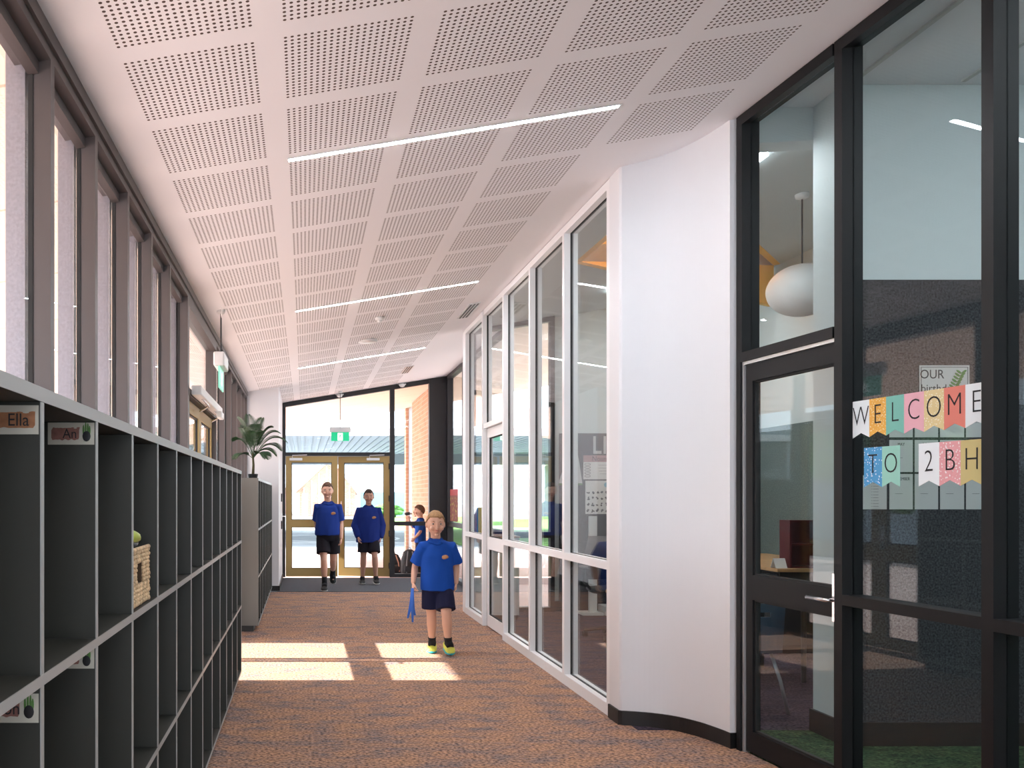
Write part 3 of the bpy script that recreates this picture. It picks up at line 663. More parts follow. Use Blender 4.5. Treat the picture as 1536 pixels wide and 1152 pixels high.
# ---------------------------------------------------------------- shelves
def shelf_unit(y0, y1, n, label):
    t = thing('cubby_shelf', label, 'shelf', (-0.66, (y0+y1)/2, 0))
    xf, xbk = -0.472, -0.835; T = 0.018
    lev = [0.062, 0.548, 1.030, 1.548]
    for i, z in enumerate(lev):
        th = 0.018 if i in (1, 0) else 0.020
        nm = 'top_board' if i == 3 else ('base_board' if i == 0 else 'shelf_board')
        o = part(nm, bx(xbk, xf-0.002, y0, y1, z-0.0 if i < 3 else z-0.006, z+th), M['shelf'], t)
        part('edge_strip', bx(xf-0.0015, xf, y0, y1, z if i < 3 else z-0.006, z+th), M['shelfedge'], o)
    step = (y1-y0)/n
    for k in range(n+1):
        yc = y0+k*step; a, b = (yc, yc+T) if k == 0 else ((yc-T, yc) if k == n else (yc-T/2, yc+T/2))
        bm = B(); be = B()
        for i in range(3):
            box(bm, xbk+0.012, xf-0.003, a, b, lev[i]+0.0185, lev[i+1]-(0.0005 if i < 2 else 0.0065)); box(be, xf-0.0028, xf-0.0008, a, b, lev[i]+0.0185, lev[i+1]-(0.0005 if i < 2 else 0.0065))
        o = part('end_panel' if k in (0, n) else 'divider', bm, M['shelf'], t); part('edge_strip', be, M['shelfedge'], o)
    part('lit_end_cover', bx(xbk, xf-0.001, y0-0.006, y0-0.0005, 0.062, 1.568), M['shelfend_lit'], t)  # extra skin whose paler colour paints the light on the shelf end
    part('back_panel', bx(xbk, xbk+0.011, y0, y1, 0.0805, 1.54), M['shelf'], t)
    part('kickboard', bx(xbk, xf-0.05, y0+0.02, y1-0.02, 0.0, 0.0615), M['kick'], t)
shelf_unit(0.3265, 0.3265+0.4045*15, 15, 'long grey green cubby shelf under the near left windows')
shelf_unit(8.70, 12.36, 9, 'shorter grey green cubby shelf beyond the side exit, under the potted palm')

# name tags stuck on the dividers
M['tag'] = mat('cream_card', (0.46, 0.44, 0.37), 0.7)
M['brush'] = mat('brown_brush_stroke', (0.30, 0.13, 0.06), 0.8, var=0.25, vscale=60)
M['brush2'] = mat('dusky_pink_brush_stroke', (0.22, 0.10, 0.08), 0.8, var=0.25, vscale=60)
def name_tag(yf, zb, s, wdt, hgt, label, pot, bm_mat, tx):
    y = yf-0.009-0.0005; x1 = -0.477; x0 = x1-wdt
    t = thing('name_tag', label, 'name tag', ((x0+x1)/2, y, zb), 'name tags in the cubbies')
    part('card', bx(x0, x1, y-0.0015, y, zb, zb+hgt), M['tag'], t)
    xr = x1-0.006 if not pot else x1-0.034
    pts = []; n = 30
    for i in range(n+1): u = i/n; pts.append((x0+0.008+(xr-x0-0.008)*u, zb+hgt*(0.22+0.05*noise.noise((u*9, 1, s and len(s)))+(0.1 if i in (0, n) else 0))))
    for i in range(n, -1, -1): u = i/n; pts.append((x0+0.008+(xr-x0-0.008)*u+0.002*(i % 3), zb+hgt*(0.76+0.06*noise.noise((u*9, 7, 3))-(0.1 if i in (0, n) else 0))))
    bm = B(); v = [bm.verts.new((a, y-0.0019, b)) for a, b in pts]; v2 = [bm.verts.new((a, y-0.0016, b)) for a, b in pts]
    bm.faces.new(v); bm.faces.new(v2[::-1])
    for i in range(len(v)): bm.faces.new((v[i], v[(i+1) % len(v)], v2[(i+1) % len(v)], v2[i]))
    br = part('brush_stroke', bm, bm_mat, t)
    bm = text_bm(s, hgt*0.62, 0.9, 0.0002)
    bm.transform(frame_m((tx, y-0.0024, zb+hgt*0.48), (1, 0, 0), (0, 0, 1))); part('name_text', bm, M['ink'], t)
    if pot:
        xc = x1-0.017; bm = B()
        for dx, h in ((-0.007, 0.018), (-0.002, 0.024), (0.003, 0.022), (0.007, 0.016)):
            ell(bm, (xc+dx, y-0.002, zb+hgt*0.48+h/2), (0.0022, 0.0006, h/2+0.003), 8, 6)
        part('printed_cactus', bm, M['leaf2'], t)
        bm = B(); ell(bm, (xc, y-0.0024, zb+hgt*0.38), (0.0095, 0.0007, 0.012), 14, 8); part('printed_pot', bm, M['pot'], t)
yU = [0.3265+0.4045*k for k in range(16)]
name_tag(yU[3]-0.0, 1.483, 'Ella', 0.125, 0.052, 'cream name tag reading Ella in the nearest top cubby', False, M['brush'], -0.513)
name_tag(yU[4], 1.4895, 'An', 0.105, 0.050, 'cream name tag reading An in the next top cubby', True, M['brush2'], -0.532)
name_tag(yU[3], 0.966, 'xon', 0.125, 0.052, 'cream cactus name tag ending in on in the nearest middle cubby', True, M['brush2'], -0.532)
name_tag(yU[4], 0.982, 'a', 0.105, 0.046, 'cream cactus name tag half hidden under the shelf board, middle row', True, M['brush2'], -0.525)

# woven basket
M['straw'] = mat('woven_straw', (0.62, 0.44, 0.26), 0.8, var=0.35, vscale=40, bump=0.3, bscale=150)
M['strawshade'] = mat('shaded_straw', (0.07, 0.04, 0.02), 0.9)  # straw darkened to paint the shade inside the basket and its slot
yb0, yb1, zb0, zb1 = 2.365, 2.665, 1.049, 1.222
t = thing('storage_basket', 'woven straw basket with a slot handle in a top cubby', 'basket', (-0.60, 2.51, zb0))
bm = B(); box(bm, -0.76, -0.49, yb0+0.01, yb0+0.03, zb0, zb1-0.01); box(bm, -0.76, -0.49, yb1-0.03, yb1-0.01, zb0, zb1-0.01); box(bm, -0.76, -0.745, yb0, yb1, zb0, zb1-0.01); box(bm, -0.76, -0.49, yb0, yb1, zb0, zb0+0.015)
for q in ((yb0+0.01, 2.475, zb0, zb1-0.01), (2.545, yb1-0.01, zb0, zb1-0.01), (2.475, 2.545, zb0, 1.118), (2.475, 2.545, 1.175, zb1-0.01)): box(bm, -0.500, -0.488, *q)
part('body', bm, M['strawshade'], t)
bm = B(); ny, nz = 22, 13
for i in range(ny):
    for k in range(nz):
        y = yb0+0.008+(yb1-yb0-0.016)*(i+0.5)/ny; z = zb0+0.006+(zb1-zb0-0.012)*(k+0.5)/nz
        if 2.468 < y < 2.552 and 1.112 < z < 1.182: continue
        tall = (i+k) % 2; j = random.uniform(-0.0015, 0.0015)
        ell(bm, (-0.486+random.uniform(-0.001, 0.0015), y+j, z+j), (0.0055, 0.0066 if tall else 0.0088, 0.0088 if tall else 0.0062), 8, 6, Matrix.Rotation(random.uniform(-0.5, 0.5), 4, 'X'))
part('woven_strands', bm, M['straw'], t, smooth=True)
bm = B(); loft(bm, [(-0.487, yb0+0.005, zb1-0.004), (-0.487, yb1-0.005, zb1-0.004)], 0.007, 8); part('rim', bm, M['straw'], t, smooth=True)
M['lime'] = mat('lime_plastic', (0.42, 0.50, 0.08), 0.4); M['greyplastic'] = mat('grey_plastic', (0.35, 0.35, 0.38), 0.4)
t = thing('toy', 'lime green and grey toy lying in the straw basket', 'toy', (-0.54, 2.44, zb1-0.05))
bm = B(); loft(bm, [(-0.51, 2.42, 1.246), (-0.50, 2.45, 1.258), (-0.497, 2.51, 1.252), (-0.497, 2.56, 1.245)], [0.012, 0.02, 0.016, 0.006], 10, up=(0, 0, 1)); part('body', bm, M['lime'], t, smooth=True)
bm = B(); ell(bm, (-0.51, 2.45, 1.232), (0.015, 0.04, 0.012)); ell(bm, (-0.505, 2.53, 1.236), (0.012, 0.02, 0.012)); box(bm, -0.72, -0.62, 2.40, 2.58, 1.066, 1.15); loft(bm, [(-0.67, 2.47, 1.15), (-0.60, 2.47, 1.21), (-0.515, 2.46, 1.232)], 0.008, 8); part('lower_part', bm, M['greyplastic'], t, smooth=False)

# ---------------------------------------------------------------- potted palm on the far shelf
px0, py0, pz0 = -0.56, 9.25, 1.5685
t = thing('potted_palm', 'small potted palm on top of the far cubby shelf', 'plant', (px0, py0, pz0))
bm = B(); lathe(bm, (px0, py0, pz0), [(0.045, 0), (0.055, 0.05), (0.057, 0.052), (0.050, 0.053)]); pt = part('pot', bm, M['pot'], t, smooth=False)
bm = B(); lathe(bm, (px0, py0, pz0+0.0535), [(0.049, 0), (0.049, 0.002)]); part('soil', bm, M['soil'], pt)
bm = B(); loft(bm, [(px0, py0, pz0+0.05), (px0+0.005, py0, pz0+0.15), (px0-0.002, py0-0.01, pz0+0.28)], [0.016, 0.013, 0.010], 10); part('stem', bm, M['stem'], t, smooth=True)
def frond(base, tip, sag, leafl, label=None, nleaf=34):
    bm = B(); base = Vector(base); tip = Vector(tip); mid = (base+tip)/2+Vector((0, 0, sag))
    pts = [base*(1-u)**2+mid*2*u*(1-u)+tip*u*u for u in [i/12 for i in range(13)]]
    loft(bm, pts, [0.0045-0.0035*i/12 for i in range(13)], 6)
    for i in range(nleaf):
        u = 0.22+0.78*i/(nleaf-1); p = base*(1-u)**2+mid*2*u*(1-u)+tip*u*u; tg = ((mid-base)*(1-u)+(tip-mid)*u).normalized()
        sd = tg.cross(Vector((0, 0, 1)));
        if sd.length < 0.2: sd = Vector((1, 0, 0))
        sd.normalize(); upv = sd.cross(tg).normalized()
        ln = 1.25*leafl*(math.sin(PI*min(0.98, 0.18+0.75*u)))
        for sg in (-1, 1):
            d = (sd*sg*0.85+tg*0.75+upv*0.25+Vector((0, 0, -0.12))).normalized(); e = p+d*ln+Vector((0, 0, -ln*0.18)); m2 = p+d*ln*0.5
            wv = tg*0.0034
            a = [p-wv*0.4, m2-wv, e, m2+wv, p+wv*0.4]; th_ = upv*0.0008
            v1 = [bm.verts.new(q+th_) for q in a]; v2 = [bm.verts.new(q-th_) for q in a]
            bm.faces.new(v1); bm.faces.new(v2[::-1])
            for k in range(5): bm.faces.new((v1[k], v1[(k+1) % 5], v2[(k+1) % 5], v2[k]))
    return part('frond', bm, M['leaf'], t)
bs = Vector((px0, py0, pz0+0.22))
for tip, sag, ll in (((-0.16, -0.05, 0.46), 0.12, 0.13), ((-0.06, 0.08, 0.50), 0.10, 0.12), ((0.10, -0.06, 0.45), 0.12, 0.13), ((0.20, 0.02, 0.36), 0.16, 0.13), ((0.36, -0.05, 0.20), 0.24, 0.12), ((0.30, 0.10, 0.12), 0.2, 0.12), ((-0.20, 0.05, 0.22), 0.16, 0.12), ((0.14, -0.12, 0.02), 0.12, 0.11), ((-0.18, -0.10, 0.02), 0.10, 0.11), ((0.05, -0.16, 0.30), 0.14, 0.11), ((0.02, 0.15, 0.40), 0.12, 0.12), ((0.28, -0.02, 0.30), 0.2, 0.12), ((-0.12, 0.06, 0.38), 0.12, 0.12), ((0.24, 0.05, 0.06), 0.16, 0.11), ((-0.10, -0.12, 0.34), 0.14, 0.12)):
    frond(bs, bs+Vector(tip)*1.0-Vector((0, 0, 0.02)), sag, ll)

# ---------------------------------------------------------------- welcome banner on the black framed glazing
FLAG = {'white': mat('white_card', (0.80, 0.84, 0.86), 0.8), 'amber': dots_mat('amber_spotted_card', (0.80, 0.42, 0.08), (0.85, 0.70, 0.40), 110),
        'teal': mat('teal_card', (0.20, 0.50, 0.42), 0.8), 'pink': mat('pink_card', (0.78, 0.42, 0.48), 0.8), 'sand': dots_mat('sand_spotted_card', (0.72, 0.58, 0.30), (0.82, 0.76, 0.6), 110),
        'coral': mat('coral_card', (0.72, 0.22, 0.17), 0.8), 'blue': dots_mat('blue_spotted_card', (0.08, 0.33, 0.62), (0.7, 0.8, 0.9), 90),
        'mint': mat('mint_card', (0.32, 0.62, 0.52), 0.8), 'rose': dots_mat('rose_spotted_card', (0.76, 0.36, 0.38), (0.85, 0.75, 0.75), 90), 'mustard': mat('mustard_card', (0.60, 0.50, 0.22), 0.8)}
DB = 0.0445
def banner(name, label, items, ztop, ztip, lsize, loc):
    x, y = WL.p(items[0][1], DB); t = thing(name, label, 'banner', (x, y, ztip))
    hh = ztop-ztip
    for ch, s0, s1, c in items:
        bm = B(); pr = [(s0, ztip), ((s0+s1)/2, ztip+hh*0.13), (s1, ztip), (s1, ztop), (s0, ztop)]
        f = [bm.verts.new((*WL.p(a, DB), z)) for a, z in pr]; g = [bm.verts.new((*WL.p(a, DB+0.001), z)) for a, z in pr]
        for q in (f, g[::-1]):
            bm.faces.new((q[0], q[1], q[4])) if q is f else bm.faces.new((q[4], q[3], q[0])); bm.faces.new((q[1], q[3], q[4])) if q is f else bm.faces.new((q[3], q[1], q[0])); bm.faces.new((q[1], q[2], q[3])) if q is f else bm.faces.new((q[3], q[2], q[1]))
        for i in range(5): bm.faces.new((f[i], f[(i+1) % 5], g[(i+1) % 5], g[i]))
        fl = part('pennant', bm, FLAG[c], t)
        bm = text_bm(ch, lsize, 0.78, 0.0003, -0.0022 if ch != 'W' else -0.0022)
        px_, py_ = WL.p((s0+s1)/2, DB-0.0008); bm.transform(frame_m((px_, py_, ztip+hh*0.56), (WL.t.x, WL.t.y, 0), (0, 0, 1)))
        part('letter', bm, M['ink'], fl)
def sx_(px): return WL.hit(px, 600, DB)[0]
z1t = WL.hit(1279, 603, DB)[1]; z1b = WL.hit(1279, 658, DB)[1]
z2t = WL.hit(1296, 672, DB)[1]; z2b = WL.hit(1296, 731, DB)[1]
xs1 = [1279, 1304, 1329, 1356, 1386, 1416, 1448, 1482]
banner('welcome_banner', 'upper pennant banner spelling WELCOME on the black framed glass', [(ch, sx_(a), sx_(b), c) for ch, a, b, c in zip('WELCOME', xs1, xs1[1:], ['white', 'amber', 'teal', 'pink', 'sand', 'coral', 'white'])], z1t, z1b, 0.125, 0)
banner('banner', 'blue and mint pennants spelling TO below the welcome banner', [('T', sx_(1296), sx_(1323), 'blue'), ('O', sx_(1323), sx_(1350), 'mint')], z2t, z2b, 0.125, 0)
banner('banner', 'white, rose and mustard pennants spelling 2BH below the welcome banner', [('2', sx_(1378), sx_(1409), 'white'), ('B', sx_(1409), sx_(1441), 'rose'), ('H', sx_(1441), sx_(1475), 'mustard')], z2t, z2b, 0.125, 0)

# ---------------------------------------------------------------- papers on the felt behind the banner (plane Y = 4.70)
YP = 4.7035
def PX(x, Y): return (x-CX)*Y/F
def PZ(y, Y): return EYE+(CY-y)*Y/F
def sheet(name, label, x0, x1, y0, y1, Y, lines, m='greypaper', cat='paper', group=None, drop=0.0):
    X0, X1, Z1, Z0 = PX(x0, Y), PX(x1, Y), PZ(y0, Y), PZ(y1, Y)
    t = thing(name, label, cat, ((X0+X1)/2, Y, Z0), group)
    part('sheet', bx(X0, X1, Y-0.001, Y+0.0005, Z0, Z1), M[m], t)
    for s, u, v, sz, wd in lines:
        bm = text_bm(s, sz, wd, 0.0002); bm.transform(frame_m((X0+(X1-X0)*u, Y-0.0015, Z0+(Z1-Z0)*v), (1, 0, 0), (0, 0, 1))); part('text', bm, M['ink'], t)
    return t, X0, X1, Z0, Z1
t, X0, X1, Z0, Z1 = sheet('birthday_poster', 'white framed poster reading Our Birthdays behind the banner', 1379, 1454, 548, 598, YP, [('OUR', 0.25, 0.72, 0.07, 0.9), ('birthdays', 0.42, 0.30, 0.062, 0.95)])
bm = B()
for q in ((X0+0.008, X1-0.008, Z1-0.012, Z1-0.0095), (X0+0.008, X0+0.0105, Z0+0.01, Z1-0.01), (X1-0.0105, X1-0.008, Z0+0.01, Z1-0.01)): box(bm, q[0], q[1], YP-0.002, YP-0.001, q[2], q[3])
part('border', bm, M['ink'], t)
bm = B()
for i in range(6):
    a = 0.5+i*0.12; c = Vector((X1-0.045-i*0.008, YP-0.0025, Z1-0.04-i*0.016))
    for sg in (-1, 1): ell(bm, c+Vector((sg*0.014, 0, 0.004)), (0.018, 0.001, 0.0065), 10, 6, Matrix.Rotation(sg*-0.6, 4, 'Y'))
part('leaf_print', bm, M['leaf2'], t)
cols = [(1294, 1330), (1334, 1369), (1372, 1407), (1410, 1446), (1449, 1485)]
rows = [(606, 656), (660, 708), (711, 764)]
mon = [['JANUARY', 'FEBRUARY', 'MARCH', 'APRIL'], ['MAY', 'JUNE', 'JULY', 'AUGUST'], ['SEPTEMBER', 'OCTOBER', 'NOVEMBER', 'DECEMBER']]
for r, (ya, yb) in enumerate(rows):
    for c in range(4):
        sheet('month_sheet', 'grey month sheet for %s on the felt board' % mon[r][c].capitalize(), cols[c+1][0], cols[c+1][1], ya, yb, YP, [(mon[r][c], 0.5, 0.86, 0.024, 0.8), ('--------', 0.4, 0.45, 0.02, 0.8)], group='month sheets behind the banner')
sheet('list_sheet', 'grey typed list sheet left of the month sheets', cols[0][0], cols[0][1], 713, 764, YP, [('- ------', 0.5, 0.86-0.085*i, 0.02, 0.8) for i in range(10)])

# ---------------------------------------------------------------- classroom posters and furniture
YQ = 10.268
t = thing('wall_letters', 'white cut out letters LI above the nouns poster', 'lettering', (PX(898, YQ), YQ, PZ(682, YQ)))
for ch, xx in (('L', 895), ('I', 907)):
    bm = text_bm(ch, 0.30, 0.75, 0.003, 0.004); bm.transform(frame_m((PX(xx, YQ), YQ-0.004, PZ(669, YQ)), (1, 0, 0), (0, 0, 1))); part('letter', bm, M['greypaper'], t)
M['mauve'] = mat('mauve_header', (0.42, 0.25, 0.26), 0.8)
t, X0, X1, Z0, Z1 = sheet('nouns_poster', 'white poster with a mauve heading reading Nouns', 875, 918, 683, 719, YQ, [('Nouns', 0.60, 0.85, 0.085, 0.9), ('------------', 0.7, 0.6, 0.04, 0.8), ('-------------', 0.7, 0.48, 0.04, 0.8), ('-----------', 0.7, 0.36, 0.04, 0.8), ('--------', 0.7, 0.24, 0.04, 0.8)], 'paper', 'poster')
part('heading_band', bx(X0, X1, YQ-0.0014, YQ-0.001, Z1-0.08, Z1), M['mauve'], t)
bm = B()
for i in range(5): bmv = loft(bm, [(X0+0.05+0.035*math.cos(a), YQ-0.002, Z0+0.04+0.035*i+0.012*math.sin(a)) for a in [k*PI/6 for k in range(13)]], 0.0025, 5)
part('drawing', bm, M['ink'], t)
t, X0, X1, Z0, Z1 = sheet('picture_chart', 'white chart of small dark pictures in rows under the nouns poster', 878, 920, 721, 771, YQ, [], 'paper', 'poster')
for r in range(4):
    for c in range(6):
        bm = B(); cx_, cz_ = X0+0.035+c*0.055, Z0+0.04+r*0.075
        for q in range(3): ell(bm, (cx_+random.uniform(-.01, .01), YQ-0.0015, cz_+random.uniform(-.015, .015)), (random.uniform(.006, .014), 0.001, random.uniform(.006, .016)), 8, 6, Matrix.Rotation(random.uniform(0, 3), 4, 'Y'))
        part('picture', bm, M['ink'] if (r+c) % 3 else M['kick'], t)
bm = B(); ell(bm, (X1-0.08, YQ-0.0018, Z1-0.05), (0.04, 0.001, 0.03), 6, 5); part('blue_mark', bm, M['seablue'], t)
t = thing('bag', 'pale cloth bag with a green trim hanging on the pinboard', 'bag', (PX(857, YQ), YQ-0.03, PZ(729, YQ)))
bm = B(); a = [(PX(849, YQ), PZ(690, YQ)), (PX(868, YQ), PZ(690, YQ)), (PX(873, YQ), PZ(728, YQ)), (PX(836, YQ), PZ(728, YQ))]
hexa(bm, [(a[3][0], YQ-0.03, a[3][1]), (a[2][0], YQ-0.03, a[2][1]), (a[2][0], YQ-0.003, a[2][1]), (a[3][0], YQ-0.003, a[3][1]), (a[0][0], YQ-0.015, a[0][1]), (a[1][0], YQ-0.015, a[1][1]), (a[1][0], YQ-0.003, a[1][1]), (a[0][0], YQ-0.003, a[0][1])]); part('body', bm, M['greypaper'], t, bevel=0.006)
bm = B(); loft(bm, [(PX(851, YQ), YQ-0.01, PZ(690, YQ)), (PX(855, YQ), YQ-0.01, PZ(676, YQ)), (PX(864, YQ), YQ-0.01, PZ(676, YQ)), (PX(867, YQ), YQ-0.01, PZ(690, YQ))], 0.008, 8); part('strap', bm, M['greypaper'], t)
part('trim', bx(PX(837, YQ), PX(872.5, YQ), YQ-0.034, YQ-0.031, PZ(728, YQ), PZ(725, YQ)), M['leaf2'], t)

# blue school chair behind the black door
M['chairblue'] = mat('blue_shell_plastic', (0.045, 0.075, 0.12), 0.35); M['chairleg'] = mat('grey_tube_steel', (0.35, 0.37, 0.40), 0.35, metal=0.8)
def school_chair(x, y, label, h=0.70):
    t = thing('school_chair', label, 'chair', (x, y, 0))
    zs = h*0.57
    bm = B(); loft(bm, [(x, y+0.02, zs), (x, y+0.20, zs-0.01), (x, y+0.38, zs+0.005)], [(0.19, 0.012), (0.20, 0.014), (0.18, 0.012)], 20, up=(0, 0, 1)); part('seat', bm, M['chairblue'], t, smooth=True)
    # backrest: curved panel with a hand slot, built as a ring of blocks
    bm = B(); n = 14; R = 0.42
    zz = [zs-0.02, zs+0.06, zs+0.14, h-0.085, h-0.055, h-0.012, h]
    for i in range(n):
        a0, a1 = -0.47+0.94*i/n, -0.47+0.94*(i+1)/n
        for k in range(6):
            if k == 3 and 4 <= i <= 9: continue
            q = []
            for z in (zz[k], zz[k+1]):
                ins = 0.93 if z > h-0.005 else 1.0; lean = -(z-zs)*0.12
                for r_, a in ((R, a0), (R, a1), (R-0.012, a1), (R-0.012, a0)): q.append((x+r_*math.sin(a*ins), y+0.40-r_*math.cos(a)+0.0+lean, z))
            hexa(bm, q)
    bmesh.ops.remove_doubles(bm, verts=bm.verts[:], dist=1e-4)
    part('backrest', bm, M['chairblue'], t, smooth=False)
    for sx in (-1, 1):
        for fy_, ft in ((0.06, -0.03), (0.34, 0.42)):
            bm = B(); loft(bm, [(x+sx*0.13, y+fy_, zs-0.015), (x+sx*0.17, y+(fy_+ft)/2, zs*0.5), (x+sx*0.195, y+ft, 0.0)], 0.011, 10); part('leg', bm, M['chairleg'], t, smooth=True)
school_chair(2.86, 5.42, 'dark blue plastic school chair with a hand slot seen through the black door')
def table(x0, x1, y0, y1, h, label):
    t = thing('desk', label, 'table', ((x0+x1)/2, (y0+y1)/2, 0))
    part('tabletop', bx(x0, x1, y0, y1, h-0.025, h), M['timber'], t, bevel=0.004)
    part('apron', bx(x0+0.05, x1-0.05, y0+0.05, y1-0.05, h-0.08, h-0.0255), M['kick'], t)
    for xx in (x0+0.06, x1-0.06):
        for yy in (y0+0.06, y1-0.06):
            bm = B(); cyl(bm, (xx, yy, 0.001), (xx, yy, h-0.081), 0.018); part('leg', bm, M['kick'], t)
table(2.45, 3.75, 6.25, 6.95, 0.62, 'timber topped desk behind the blue school chair')
t = thing('storage_cupboard', 'low black cupboard with a timber top along the classroom side wall', 'cupboard', (4.6, 8.0, 0))
part('body', bx(4.15, 5.10, 7.45, 9.4, 0.08, 0.72), M['kick'], t); part('top', bx(4.10, 5.11, 7.4, 9.45, 0.7205, 0.75), M['timber'], t, bevel=0.003); part('plinth', bx(4.2, 5.10, 7.5, 9.35, 0.001, 0.0795), M['skirt'], t)
for k in range(3): part('door', bx(4.135, 4.1495, 7.47+k*0.645, 8.09+k*0.645, 0.10, 0.70), M['felt'], t)
M['red'] = mat('dark_red_lacquer', (0.085, 0.008, 0.012), 0.4)
t = thing('bookcase', 'small dark red open bookcase standing on the classroom cupboard', 'bookcase', (4.4, 7.6, 0.751))
for q in ((4.24, 4.26), (4.50, 4.52)): part('side_panel', bx(q[0], q[1], 7.46, 7.62, 0.751, 1.17), M['red'], t)
for z in (0.751, 0.95, 1.155): part('shelf_board', bx(4.2605, 4.4995, 7.46, 7.60, z, z+0.015), M['red'], t)
part('back_panel', bx(4.2605, 4.4995, 7.605, 7.618, 0.766, 1.155), M['red'], t)
t = thing('folded_card', 'white folded card standing beside the red bookcase', 'card', (4.05, 7.48, 0.751))
bm = B(); hexa(bm, [(4.115, 7.45, 0.751), (4.215, 7.45, 0.751), (4.215, 7.455, 0.751), (4.115, 7.455, 0.751), (4.115, 7.49, 0.835), (4.215, 7.49, 0.835), (4.215, 7.494, 0.835), (4.115, 7.494, 0.835)]); part('front', bm, M['paper'], t)
bm = B(); hexa(bm, [(4.115, 7.535, 0.751), (4.215, 7.535, 0.751), (4.215, 7.54, 0.751), (4.115, 7.54, 0.751), (4.115, 7.495, 0.835), (4.215, 7.495, 0.835), (4.215, 7.499, 0.835), (4.115, 7.499, 0.835)]); part('back', bm, M['paper'], t)
# pendant lamp
M['lampwhite'] = mat('opal_lamp_shade', (0.78, 0.80, 0.80), 0.4)
plx, ply = 3.76, 6.45
t = thing('pendant_lamp', 'white oval pendant lamp hanging in the classroom', 'lamp', (plx, ply, 2.75))
bm = B(); ell(bm, (plx, ply, 2.935), (0.245, 0.245, 0.195), 40, 24); part('shade', bm, M['lampwhite'], t, smooth=True)
bm = B(); cyl(bm, (plx, ply, 3.13), (plx, ply, zc(plx)-0.03), 0.006); part('rod', bm, M['kick'], t)
bm = B(); lathe(bm, (plx, ply, zc(plx)-0.045), [(0.02, 0), (0.045, 0.012), (0.05, 0.035), (0.045, 0.05)]); part('ceiling_rose', bm, M['lampwhite'], t, smooth=True)
# office chair
ox, oy = 3.02, 8.3
t = thing('office_chair', 'black swivel chair with armrests inside the classroom', 'chair', (ox, oy, 0))
bm = B(); loft(bm, [(ox-0.22, oy, 0.47), (ox, oy, 0.475), (ox+0.22, oy, 0.47)], [(0.20, 0.03), (0.24, 0.04), (0.20, 0.03)], 20, up=(0, 0, 1)); part('seat', bm, M['skirt'], t, smooth=True)
bm = B(); loft(bm, [(ox, oy+0.24, 0.55), (ox, oy+0.28, 0.75), (ox, oy+0.30, 0.98)], [(0.19, 0.03), (0.22, 0.035), (0.16, 0.02)], 20, up=(0, 1, 0)); part('backrest', bm, M['skirt'], t, smooth=True)
for sg in (-1, 1):
    bm = B(); loft(bm, [(ox+sg*0.22, oy+0.05, 0.47), (ox+sg*0.29, oy+0.05, 0.55), (ox+sg*0.28, oy+0.05, 0.68)], 0.015, 8); loft(bm, [(ox+sg*0.28, oy-0.14, 0.70), (ox+sg*0.28, oy+0.14, 0.685)], [(0.035, 0.014), (0.03, 0.014)], 10, up=(0, 0, 1)); part('armrest', bm, M['skirt'], t)
bm = B(); cyl(bm, (ox, oy, 0.10), (ox, oy, 0.45), 0.028); part('gas_lift', bm, M['chrome'], t)
for k in range(5):
    a = k*2*PI/5+0.3; bm = B(); loft(bm, [(ox, oy, 0.11), (ox+0.29*math.cos(a), oy+0.29*math.sin(a), 0.065)], [0.022, 0.014], 8); cyl(bm, (ox+0.28*math.cos(a)-0.02, oy+0.28*math.sin(a), 0.029), (ox+0.28*math.cos(a)+0.02, oy+0.28*math.sin(a), 0.029), 0.027); part('base_leg', bm, M['skirt'], t)
tag(obj('box', bx(3.47, 3.75, 9.85, 10.1, 0.002, 0.11), M['greypaper'], bevel=0.005), 'pale flat box on the floor by the classroom pinboard', 'box')
t = thing('whiteboard_stand', 'pale post stand in front of the classroom pinboard', 'stand', (3.4, 9.9, 0))
part('post', bx(3.33, 3.42, 9.98, 10.02, 0.03, 1.15), M['palewall'], t); part('foot', bx(3.22, 3.46, 9.87, 10.12, 0.002, 0.0295), M['palewall'], t)
# book boxes on a low cabinet behind the far white window
t = thing('storage_cupboard', 'narrow white cupboard behind the farthest white framed window', 'cupboard', (2.18, 9.8, 0))
part('body', bx(2.02, 2.40, 9.55, 10.15, 0.05, 0.915), M['palewall'], t); part('top', bx(2.015, 2.41, 9.54, 10.16, 0.9155, 0.935), M['timber'], t); part('plinth', bx(2.05, 2.38, 9.58, 10.12, 0.001, 0.0495), M['skirt'], t)
for i, (c, y, lb) in enumerate((((0.75, 0.42, 0.50), 10.115, 'pink magazine box behind the far white window, farthest of the three'), ((0.02, 0.33, 0.62), 10.03, 'blue magazine box between the pink and yellow ones'), ((0.78, 0.66, 0.08), 9.945, 'yellow magazine box behind the far white window, nearest of the three'))):
    m_ = mat('magazine_box_colour', c, 0.5); t = thing('magazine_box', lb, 'box', (2.08, y, 0.936), 'magazine boxes behind the far white window')
    bm = B(); yy0, yy1 = y-0.04, y+0.04
    box(bm, 2.03, 2.13, yy0, yy0+0.004, 0.936, 1.26); box(bm, 2.03, 2.13, yy1-0.004, yy1, 0.936, 1.26); box(bm, 2.03, 2.034, yy0+0.004, yy1-0.004, 0.936, 1.26); box(bm, 2.034, 2.13, yy0+0.004, yy1-0.004, 0.936, 0.94)
    part('case', bm, m_, t); part('papers', bx(2.04, 2.12, yy0+0.01, yy1-0.01, 0.941, 1.22), M['paper'], t)
